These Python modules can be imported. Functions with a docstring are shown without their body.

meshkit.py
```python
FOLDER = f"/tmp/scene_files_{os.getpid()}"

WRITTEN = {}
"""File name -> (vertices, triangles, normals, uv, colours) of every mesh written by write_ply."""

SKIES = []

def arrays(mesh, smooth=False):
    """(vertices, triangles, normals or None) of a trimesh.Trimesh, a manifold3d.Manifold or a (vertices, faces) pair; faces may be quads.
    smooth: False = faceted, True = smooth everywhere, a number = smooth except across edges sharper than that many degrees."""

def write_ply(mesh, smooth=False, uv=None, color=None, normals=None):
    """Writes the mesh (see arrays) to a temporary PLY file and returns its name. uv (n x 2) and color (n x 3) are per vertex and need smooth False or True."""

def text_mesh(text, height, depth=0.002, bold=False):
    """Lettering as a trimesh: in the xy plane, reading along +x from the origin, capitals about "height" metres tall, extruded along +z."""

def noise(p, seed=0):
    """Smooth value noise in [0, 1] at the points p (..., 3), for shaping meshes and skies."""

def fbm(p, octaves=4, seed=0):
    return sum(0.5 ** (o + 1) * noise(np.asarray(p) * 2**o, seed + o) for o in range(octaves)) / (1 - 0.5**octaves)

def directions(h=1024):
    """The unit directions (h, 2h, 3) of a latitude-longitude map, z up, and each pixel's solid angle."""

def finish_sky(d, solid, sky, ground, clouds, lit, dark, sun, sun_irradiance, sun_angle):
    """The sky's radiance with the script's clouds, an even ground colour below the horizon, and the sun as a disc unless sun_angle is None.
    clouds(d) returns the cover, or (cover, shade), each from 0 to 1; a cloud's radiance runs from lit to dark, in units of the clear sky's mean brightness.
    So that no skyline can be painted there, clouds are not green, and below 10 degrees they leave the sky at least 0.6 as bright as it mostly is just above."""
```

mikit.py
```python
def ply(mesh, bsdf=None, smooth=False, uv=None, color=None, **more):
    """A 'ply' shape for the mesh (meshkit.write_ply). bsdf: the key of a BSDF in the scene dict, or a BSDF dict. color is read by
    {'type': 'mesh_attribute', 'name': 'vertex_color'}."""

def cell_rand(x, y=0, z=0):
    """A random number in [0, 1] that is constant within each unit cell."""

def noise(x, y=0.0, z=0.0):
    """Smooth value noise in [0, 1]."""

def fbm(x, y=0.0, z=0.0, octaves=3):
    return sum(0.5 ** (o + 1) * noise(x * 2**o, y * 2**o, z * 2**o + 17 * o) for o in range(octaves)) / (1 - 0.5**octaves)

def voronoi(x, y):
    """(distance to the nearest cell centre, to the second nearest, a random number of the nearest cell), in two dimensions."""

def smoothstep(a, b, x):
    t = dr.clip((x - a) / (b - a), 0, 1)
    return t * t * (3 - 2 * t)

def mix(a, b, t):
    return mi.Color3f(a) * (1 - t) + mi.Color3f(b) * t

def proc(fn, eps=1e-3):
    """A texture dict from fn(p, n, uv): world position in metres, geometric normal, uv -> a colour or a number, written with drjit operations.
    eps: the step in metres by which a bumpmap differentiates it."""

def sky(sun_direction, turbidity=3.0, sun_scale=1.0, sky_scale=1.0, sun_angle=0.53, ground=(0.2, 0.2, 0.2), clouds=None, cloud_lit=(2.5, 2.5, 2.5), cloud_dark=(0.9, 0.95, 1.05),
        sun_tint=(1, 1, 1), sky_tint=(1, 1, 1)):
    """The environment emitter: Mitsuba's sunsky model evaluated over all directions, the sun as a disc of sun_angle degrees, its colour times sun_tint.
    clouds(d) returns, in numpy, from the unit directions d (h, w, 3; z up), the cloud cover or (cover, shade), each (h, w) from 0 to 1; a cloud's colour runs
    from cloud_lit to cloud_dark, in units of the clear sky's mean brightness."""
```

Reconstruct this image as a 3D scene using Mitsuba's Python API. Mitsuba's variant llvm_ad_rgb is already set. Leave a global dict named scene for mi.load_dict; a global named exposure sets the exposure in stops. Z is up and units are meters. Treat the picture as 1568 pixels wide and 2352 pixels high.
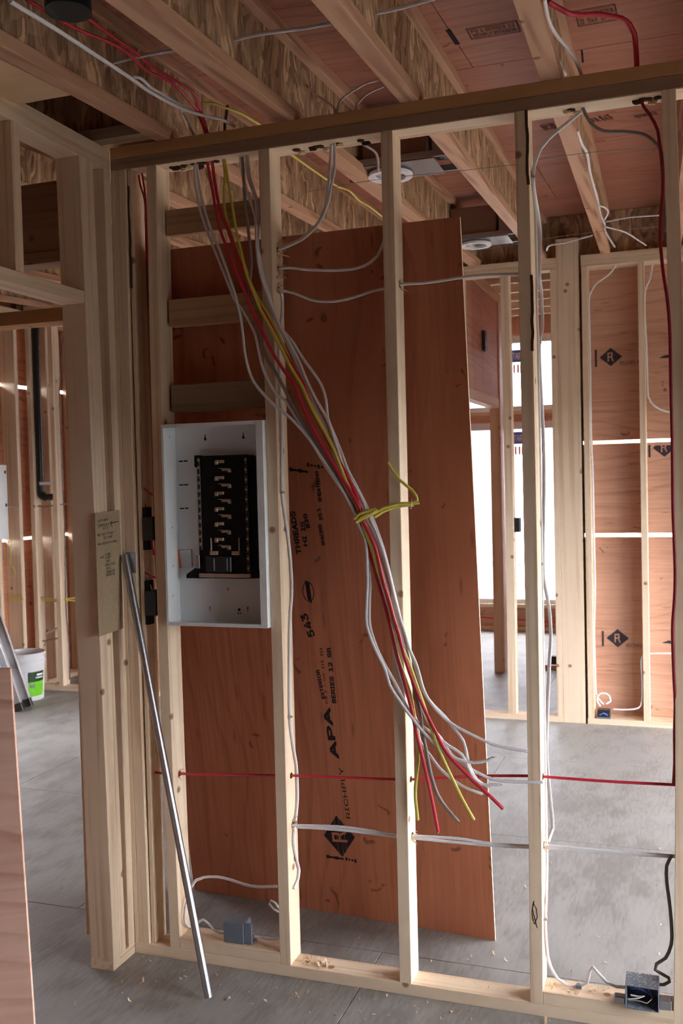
import math, random
import numpy as np, trimesh, drjit as dr, mitsuba as mi, mikit, meshkit
from shapely import affinity
from shapely.geometry import Polygon, box as sbox, Point
from mikit import noise, fbm, voronoi, smoothstep, mix, cell_rand, proc
T = mi.ScalarTransform4f
scene, labels = {'type': 'scene'}, {}
random.seed(7); np.random.seed(7)

# ------------------------------------------------------------------ camera, sky, exposure
CAM = np.array([1.67415, -2.89352, 1.62199])
FWD = np.array([-0.33127736, 0.94290917, -0.03431633]); UP = np.array([0.01166743, 0.04046099, 0.999113])
scene['camera'] = {'type': 'thinlens', 'aperture_radius': 0.0035, 'focus_distance': 3.15, 'fov': 38.4776, 'fov_axis': 'x', 'near_clip': 0.05, 'far_clip': 200.0,
                   'to_world': T().look_at(origin=CAM.tolist(), target=(CAM + FWD).tolist(), up=UP.tolist())}
exposure = 5.6
def overcast(d):
    n = meshkit.fbm(d * np.array([3.0, 3.0, 5.0]), 4, 3)
    return np.ones(d.shape[:2]), 0.25 * n
scene['sky'] = mikit.sky((0.75, -0.2, 0.6), turbidity=4.0, sun_scale=0.0, sky_scale=1.0, ground=(0.08, 0.08, 0.07), clouds=overcast,
                         cloud_lit=(4.15, 4.2, 4.4), cloud_dark=(3.1, 3.2, 3.35))

# ------------------------------------------------------------------ materials (colour and grain only)
def bsdf(key, color, rough=0.6, spec=0.3, metallic=0.0, bump=None, **kw):
    c = color if isinstance(color, dict) else {'type': 'rgb', 'value': list(color)}
    b = {'type': 'principled', 'base_color': c, 'roughness': rough, 'specular': spec, 'metallic': metallic, **kw}
    scene[key] = {'type': 'twosided', 'b': b} if 'spec_trans' not in kw else b
def lumber(order, light, dark, knot=0.93, gscale=1.0):
    def fn(p, n, uv):
        q = (p.x, p.y, p.z); a, b, c = (q[i] for i in order)
        w = fbm(a * 0.8, b * 9, c * 9) * 0.04
        g = noise((b + w) * 85 * gscale, (c + w) * 85 * gscale, a * 1.1)
        g2 = fbm(b * 22, c * 22, a * 0.7)
        tone = noise(b * 2.3 + 5, c * 2.3, a * 0.25)
        col = mix(light, dark, dr.clip(0.55 * smoothstep(0.45, 0.9, g) + 0.5 * (g2 - 0.3) + 0.35 * (tone - 0.5), 0, 1))
        d, _, r = voronoi(a * 11, (b + c) * 11)
        k = dr.select(r > knot, 1 - smoothstep(0.07, 0.17, d), 0.0)
        return mix(col, (0.20, 0.09, 0.04), 0.85 * k)
    return proc(fn)
def plywood(order, light, dark, knots=0.8, lines=0.5):
    def fn(p, n, uv):
        q = (p.x, p.y, p.z); a, b, c = (q[i] for i in order)
        w = fbm(a * 0.9, b * 2.6, c * 0.5)
        ring = b * 13 + 7.0 * w
        f = ring - dr.floor(ring)
        line = smoothstep(0.62, 0.93, f) * (1 - smoothstep(0.93, 1.0, f))
        g = noise(b * 150, a * 5.0, c * 3)
        g2 = fbm(a * 1.6, b * 5, c)
        t = lines * line * noise(a * 2, b * 6) + 0.35 * (g - 0.4) + 0.8 * (g2 - 0.35)
        col = mix(light, dark, dr.clip(t, 0, 1))
        d, _, r = voronoi(a * 4.2 + 0.35 * noise(a * 30, b * 30), b * 6.5 + 0.5 * noise(b * 28, a * 28 + 9))
        k = dr.select(r > knots, 1 - smoothstep(0.025, 0.09, d), 0.0) * (0.65 + 0.35 * noise(a * 90, b * 90))
        ds, _, rs = voronoi(a * 5.0, b * 26)
        s = dr.select(rs > 0.9, 1 - smoothstep(0.04, 0.22, ds), 0.0)
        col = mix(col, dark, 0.55 * s)
        return mix(col, (0.13, 0.045, 0.025), 0.85 * k)
    return proc(fn)
def osb(order, lo, hi):
    def fn(p, n, uv):
        q = (p.x, p.y, p.z); a, b, c = (q[i] for i in order)
        w = fbm(a * 9, b * 5) - 0.5
        _, _, r1 = voronoi(a * 42 + b * 5 + w * 9, b * 9 + w * 5)
        _, _, r2 = voronoi(a * 24 - b * 15, b * 11 + a * 12)
        g = noise(a * 260, b * 30)
        t = 0.42 * r1 + 0.26 * r2 + 0.25 * g + 0.25 * w
        t = t + 0.35 * smoothstep(0.9, 0.98, r1)
        return mix(lo, hi, dr.clip(t, 0, 1))
    return proc(fn)
SPF_L, SPF_D = (0.68, 0.55, 0.405), (0.49, 0.33, 0.20)
bsdf('m_wood_z', lumber((2, 0, 1), SPF_L, SPF_D))
bsdf('m_wood_x', lumber((0, 1, 2), SPF_L, SPF_D))
bsdf('m_wood_y', lumber((1, 0, 2), SPF_L, SPF_D))
bsdf('m_flange', lumber((1, 0, 2), (0.55, 0.34, 0.22), (0.23, 0.09, 0.05), 0.99, 0.6))
bsdf('m_plate', lumber((0, 1, 2), (0.50, 0.29, 0.135), (0.34, 0.17, 0.075)))
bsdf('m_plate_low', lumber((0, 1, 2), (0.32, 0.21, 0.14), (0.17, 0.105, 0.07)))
bsdf('m_osb', osb((1, 2, 0), (0.10, 0.04, 0.02), (0.66, 0.45, 0.27)))
bsdf('m_osb_block', osb((0, 2, 1), (0.10, 0.04, 0.02), (0.66, 0.45, 0.27)))
bsdf('m_ply_sheet', plywood((2, 0, 1), (0.46, 0.175, 0.095), (0.24, 0.07, 0.036), 0.5, 0.3), 0.55)
bsdf('m_ply_far', plywood((0, 2, 1), (0.60, 0.345, 0.235), (0.33, 0.145, 0.09), 0.75), 0.6)
bsdf('m_ply_left', plywood((1, 2, 0), (0.52, 0.22, 0.11), (0.26, 0.08, 0.04), 0.78), 0.6)
bsdf('m_ply_ceiling', plywood((0, 1, 2), (0.42, 0.19, 0.125), (0.24, 0.085, 0.055), 0.75), 0.6)
bsdf('m_ply_beige', plywood((0, 1, 2), (0.62, 0.44, 0.27), (0.52, 0.34, 0.19), 2.0, 0.2), 0.6)
bsdf('m_ply_pink', plywood((0, 2, 1), (0.70, 0.44, 0.34), (0.44, 0.20, 0.14), 0.86, 0.8), 0.55)
bsdf('m_ply_edge', (0.72, 0.60, 0.44))
def floor_fn(p, n, uv):
    g = fbm(p.x * 1.7, p.y * 1.7, 0.0, 4)
    s = noise(p.x * 130, p.y * 26); s2 = noise(p.x * 14 + 3, p.y * 8); f = noise(p.x * 240, p.y * 240)
    t = 0.55 * g + 0.18 * s + 0.27 * s2
    c = mix((0.29, 0.29, 0.282), (0.205, 0.2, 0.19), smoothstep(0.3, 0.72, t))
    return mix(c, (0.46, 0.45, 0.42), 0.5 * smoothstep(0.9, 0.98, f))
bsdf('m_floor', proc(floor_fn), 0.5, 0.5)
bsdf('m_white_cable', (0.70, 0.71, 0.74), 0.38, 0.5)
bsdf('m_grey_cable', (0.24, 0.21, 0.20), 0.4, 0.5)
bsdf('m_dark_cable', (0.11, 0.10, 0.09), 0.4, 0.5)
bsdf('m_red_cable', (0.55, 0.035, 0.06), 0.35, 0.5)
bsdf('m_dark_red', (0.25, 0.015, 0.03), 0.4, 0.4)
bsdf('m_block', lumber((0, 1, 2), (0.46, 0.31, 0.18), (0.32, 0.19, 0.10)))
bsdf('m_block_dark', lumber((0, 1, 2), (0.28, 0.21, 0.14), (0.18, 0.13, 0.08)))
bsdf('m_bark', (0.07, 0.045, 0.03), 0.9, 0.1)
bsdf('m_yellow_cable', (0.62, 0.56, 0.10), 0.38, 0.5)
bsdf('m_string', (0.25, 0.27, 0.28), 0.5)
bsdf('m_galvanised', (0.44, 0.47, 0.50), 0.36, 0.5, 1.0)
bsdf('m_steel', (0.42, 0.43, 0.45), 0.42, 0.5, 1.0)
bsdf('m_aluminium', (0.78, 0.80, 0.82), 0.35, 0.5, 1.0)
bsdf('m_panel', (0.66, 0.70, 0.71), 0.42, 0.5)
bsdf('m_black', (0.007, 0.007, 0.008), 0.6, 0.2)
bsdf('m_web', (0.30, 0.31, 0.33), 0.5, 0.5, 0.6)
bsdf('m_teal_black', (0.012, 0.022, 0.026), 0.25, 0.5)
bsdf('m_contact', (0.50, 0.42, 0.33), 0.4, 0.5, 0.6)
bsdf('m_dark_metal', (0.10, 0.085, 0.07), 0.45, 0.5, 0.4)
bsdf('m_orange', (0.62, 0.14, 0.03), 0.5)
bsdf('m_film', (0.52, 0.53, 0.55), 0.25, 0.6)
bsdf('m_ink', (0.025, 0.022, 0.025), 0.8, 0.1)
bsdf('m_faint_ink', (0.13, 0.06, 0.05), 0.8, 0.1)
bsdf('m_far_ink', (0.045, 0.04, 0.05), 0.8, 0.1)
bsdf('m_hole', (0.05, 0.025, 0.012), 0.9, 0.1)
bsdf('m_splinter', (0.62, 0.46, 0.28), 0.7)
bsdf('m_card', proc(lambda p, n, uv: mix((0.37, 0.285, 0.18), (0.31, 0.235, 0.15), noise(p.x * 160, p.z * 160, p.y * 160))), 0.8, 0.1)
bsdf('m_pvc_box', (0.13, 0.155, 0.19), 0.38, 0.5)
bsdf('m_dusty_box', proc(lambda p, n, uv: mix((0.13, 0.16, 0.20), (0.40, 0.40, 0.38), smoothstep(0.6, 0.8, fbm(p.x * 260, p.y * 260)) * smoothstep(0.5, 0.9, n.z))), 0.5, 0.4)
bsdf('m_device_box', (0.035, 0.035, 0.036), 0.5, 0.4)
bsdf('m_abs', (0.012, 0.011, 0.011), 0.35, 0.5)
bsdf('m_bucket', (0.62, 0.63, 0.65), 0.35, 0.5)
bsdf('m_green', (0.16, 0.55, 0.02), 0.4, 0.4)
bsdf('m_dark_green', (0.01, 0.045, 0.015), 0.4, 0.4)
bsdf('m_vinyl', (0.74, 0.75, 0.78), 0.4, 0.4)
bsdf('m_blue', (0.12, 0.17, 0.60), 0.5)
bsdf('m_red_print', (0.62, 0.12, 0.10), 0.5)
bsdf('m_white', (0.75, 0.76, 0.80), 0.5)
bsdf('m_leaf', (0.22, 0.33, 0.14), 0.5)
bsdf('m_leaf_blue', (0.20, 0.33, 0.36), 0.5)
bsdf('m_ground', (0.075, 0.07, 0.055), 0.9)
bsdf('m_outer', (0.62, 0.63, 0.66), 0.8)
bsdf('m_shaving', (0.60, 0.46, 0.32), 0.8, 0.1)
scene['m_glass'] = {'type': 'thindielectric', 'int_ior': 1.5}

# ------------------------------------------------------------------ helpers
def free(key):
    if key not in scene and key not in labels: return key
    i = 1
    while '%s_%03d' % (key, i) in scene or '%s_%03d' % (key, i) in labels: i += 1
    return '%s_%03d' % (key, i)
def thing(name, label, cat, group=None, kind=None):
    key = free(name); labels[key] = {'label': label, 'category': cat}
    if group: labels[key]['group'] = group
    if kind: labels[key]['kind'] = kind
    return key
def part(parent, name, mesh, m, label=None, smooth=False, kind=None):
    key = free(parent + '__' + name)
    scene[key] = mikit.ply(mesh, m, smooth)
    if label or kind:
        labels[key] = {}
        if label: labels[key]['label'] = label
        if kind: labels[key]['kind'] = kind
    return key
def single(name, mesh, m, label, cat, group=None, smooth=False, kind=None):
    key = thing(name, label, cat, group, kind); scene[key] = mikit.ply(mesh, m, smooth); return key
def cat(ms): return trimesh.util.concatenate([m for m in ms])
def box(x0, x1, y0, y1, z0, z1, c=0.0015):
    """chamfered box"""
    P = []
    for i, x in enumerate((x0, x1)):
        for j, y in enumerate((y0, y1)):
            for k, z in enumerate((z0, z1)):
                sx, sy, sz = (c if i == 0 else -c), (c if j == 0 else -c), (c if k == 0 else -c)
                P += [(x + sx, y + sy, z), (x + sx, y, z + sz), (x, y + sy, z + sz)]
    return trimesh.convex.convex_hull(np.array(P))
def pbox(x0, x1, y0, y1, z0, z1):
    return trimesh.creation.box(bounds=[(x0, y0, z0), (x1, y1, z1)])
def sweep(C, R, U, hw, hh, c=0.0015):
    """rectangular bar through the centre points C; R, U unit axes of the section (one for all)"""
    C = np.asarray(C, float); R = np.asarray(R, float); U = np.asarray(U, float)
    S = [(-hw + c, -hh), (hw - c, -hh), (hw, -hh + c), (hw, hh - c), (hw - c, hh), (-hw + c, hh), (-hw, hh - c), (-hw, -hh + c)]
    V = np.array([p + a * R + b * U for p in C for a, b in S]); F = []
    n = len(C)
    for i in range(n - 1):
        for k in range(8):
            a, b = i * 8 + k, i * 8 + (k + 1) % 8
            F += [(a, b, b + 8), (a, b + 8, a + 8)]
    for k in range(1, 7): F += [(0, k + 1, k), ((n - 1) * 8, (n - 1) * 8 + k, (n - 1) * 8 + k + 1)]
    m = trimesh.Trimesh(V, F, process=False); m.fix_normals(); return m
def bar(a, b, w, h, up=(0, 0, 1), c=0.0015):
    a, b = np.asarray(a, float), np.asarray(b, float); d = (b - a) / np.linalg.norm(b - a)
    r = np.cross(d, up); r /= np.linalg.norm(r); u = np.cross(r, d)
    return sweep([a, b], r, u, w / 2, h / 2, c)
def stud(x0, x1, y0, y1, z0, z1, bow=0.0, bowy=0.0, n=9):
    if not bow and not bowy: return box(x0, x1, y0, y1, z0, z1)
    t = np.linspace(0, 1, n); k = 4 * t * (1 - t)
    C = np.stack([(x0 + x1) / 2 + bow * k, (y0 + y1) / 2 + bowy * k, z0 + (z1 - z0) * t], 1)
    return sweep(C, (1, 0, 0), (0, 1, 0), (x1 - x0) / 2, (y1 - y0) / 2)
def cyl(a, b, r, n=20, r2=None):
    a, b = np.asarray(a, float), np.asarray(b, float); d = b - a; L = np.linalg.norm(d); d /= L
    u = np.cross(d, (0.3, 0.5, 0.81)); u /= np.linalg.norm(u); v = np.cross(d, u); r2 = r if r2 is None else r2
    t = np.arange(n) * 2 * np.pi / n; ring = np.outer(np.cos(t), u) + np.outer(np.sin(t), v)
    V = np.vstack([a + r * ring, b + r2 * ring, [a], [b]]); F = []
    for i in range(n):
        j = (i + 1) % n; F += [(i, j, n + j), (i, n + j, n + i), (2 * n, j, i), (2 * n + 1, n + i, n + j)]
    return trimesh.Trimesh(V, F, process=False)
def spline(P, step=0.018):
    P = np.asarray(P, float)
    if len(P) < 3:
        n = max(2, int(np.linalg.norm(P[1] - P[0]) / 0.05)); t = np.linspace(0, 1, n)[:, None]; return P[0] * (1 - t) + P[1] * t
    Q = np.vstack([2 * P[0] - P[1], P, 2 * P[-1] - P[-2]]); out = []
    for i in range(1, len(Q) - 2):
        n = max(1, int(np.linalg.norm(Q[i + 1] - Q[i]) / step)); t = (np.arange(n) / n)[:, None]
        a, b, c, d = Q[i - 1], Q[i], Q[i + 1], Q[i + 2]
        out.append(0.5 * (2 * b + (c - a) * t + (2 * a - 5 * b + 4 * c - d) * t ** 2 + (3 * b - 3 * c + d - a) * t ** 3))
    out.append(P[-1:]); return np.vstack(out)
def tube(P, ra=0.0048, rb=0.0034, n=8, wide=(1, 0, 0.2), step=0.018):
    P = spline(P, step); d = np.gradient(P, axis=0); d /= np.linalg.norm(d, axis=1, keepdims=True) + 1e-12
    a = np.array(wide, float); V = []; F = []; t = np.arange(n) * 2 * np.pi / n
    for i in range(len(P)):
        a = a - d[i] * (a @ d[i])
        if np.linalg.norm(a) < 1e-3: a = np.cross(d[i], (0, 1, 0.3))
        a /= np.linalg.norm(a); b = np.cross(d[i], a)
        V.append(P[i] + ra * np.outer(np.cos(t), a) + rb * np.outer(np.sin(t), b))
    V = np.vstack(V + [P[:1], P[-1:]]); m = len(P)
    for i in range(m - 1):
        for k in range(n):
            p, q = i * n + k, i * n + (k + 1) % n; F += [(p, q, q + n), (p, q + n, p + n)]
    for k in range(n): F += [(m * n, (k + 1) % n, k), (m * n + 1, (m - 1) * n + k, (m - 1) * n + (k + 1) % n)]
    return trimesh.Trimesh(V, F, process=False)
def extrude(g, h):
    return cat([trimesh.creation.extrude_polygon(q, h, engine='earcut') for q in getattr(g, 'geoms', [g]) if q.area > 1e-9])
def rough_blob(c, r, seed, sq=(1, 1, 1)):
    m = trimesh.creation.icosphere(2, 1.0); v = m.vertices * (0.6 + 0.8 * meshkit.noise(m.vertices * 2.7 + seed, seed))[:, None]
    m.vertices = v * r * np.array(sq) + np.array(c); return m

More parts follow.
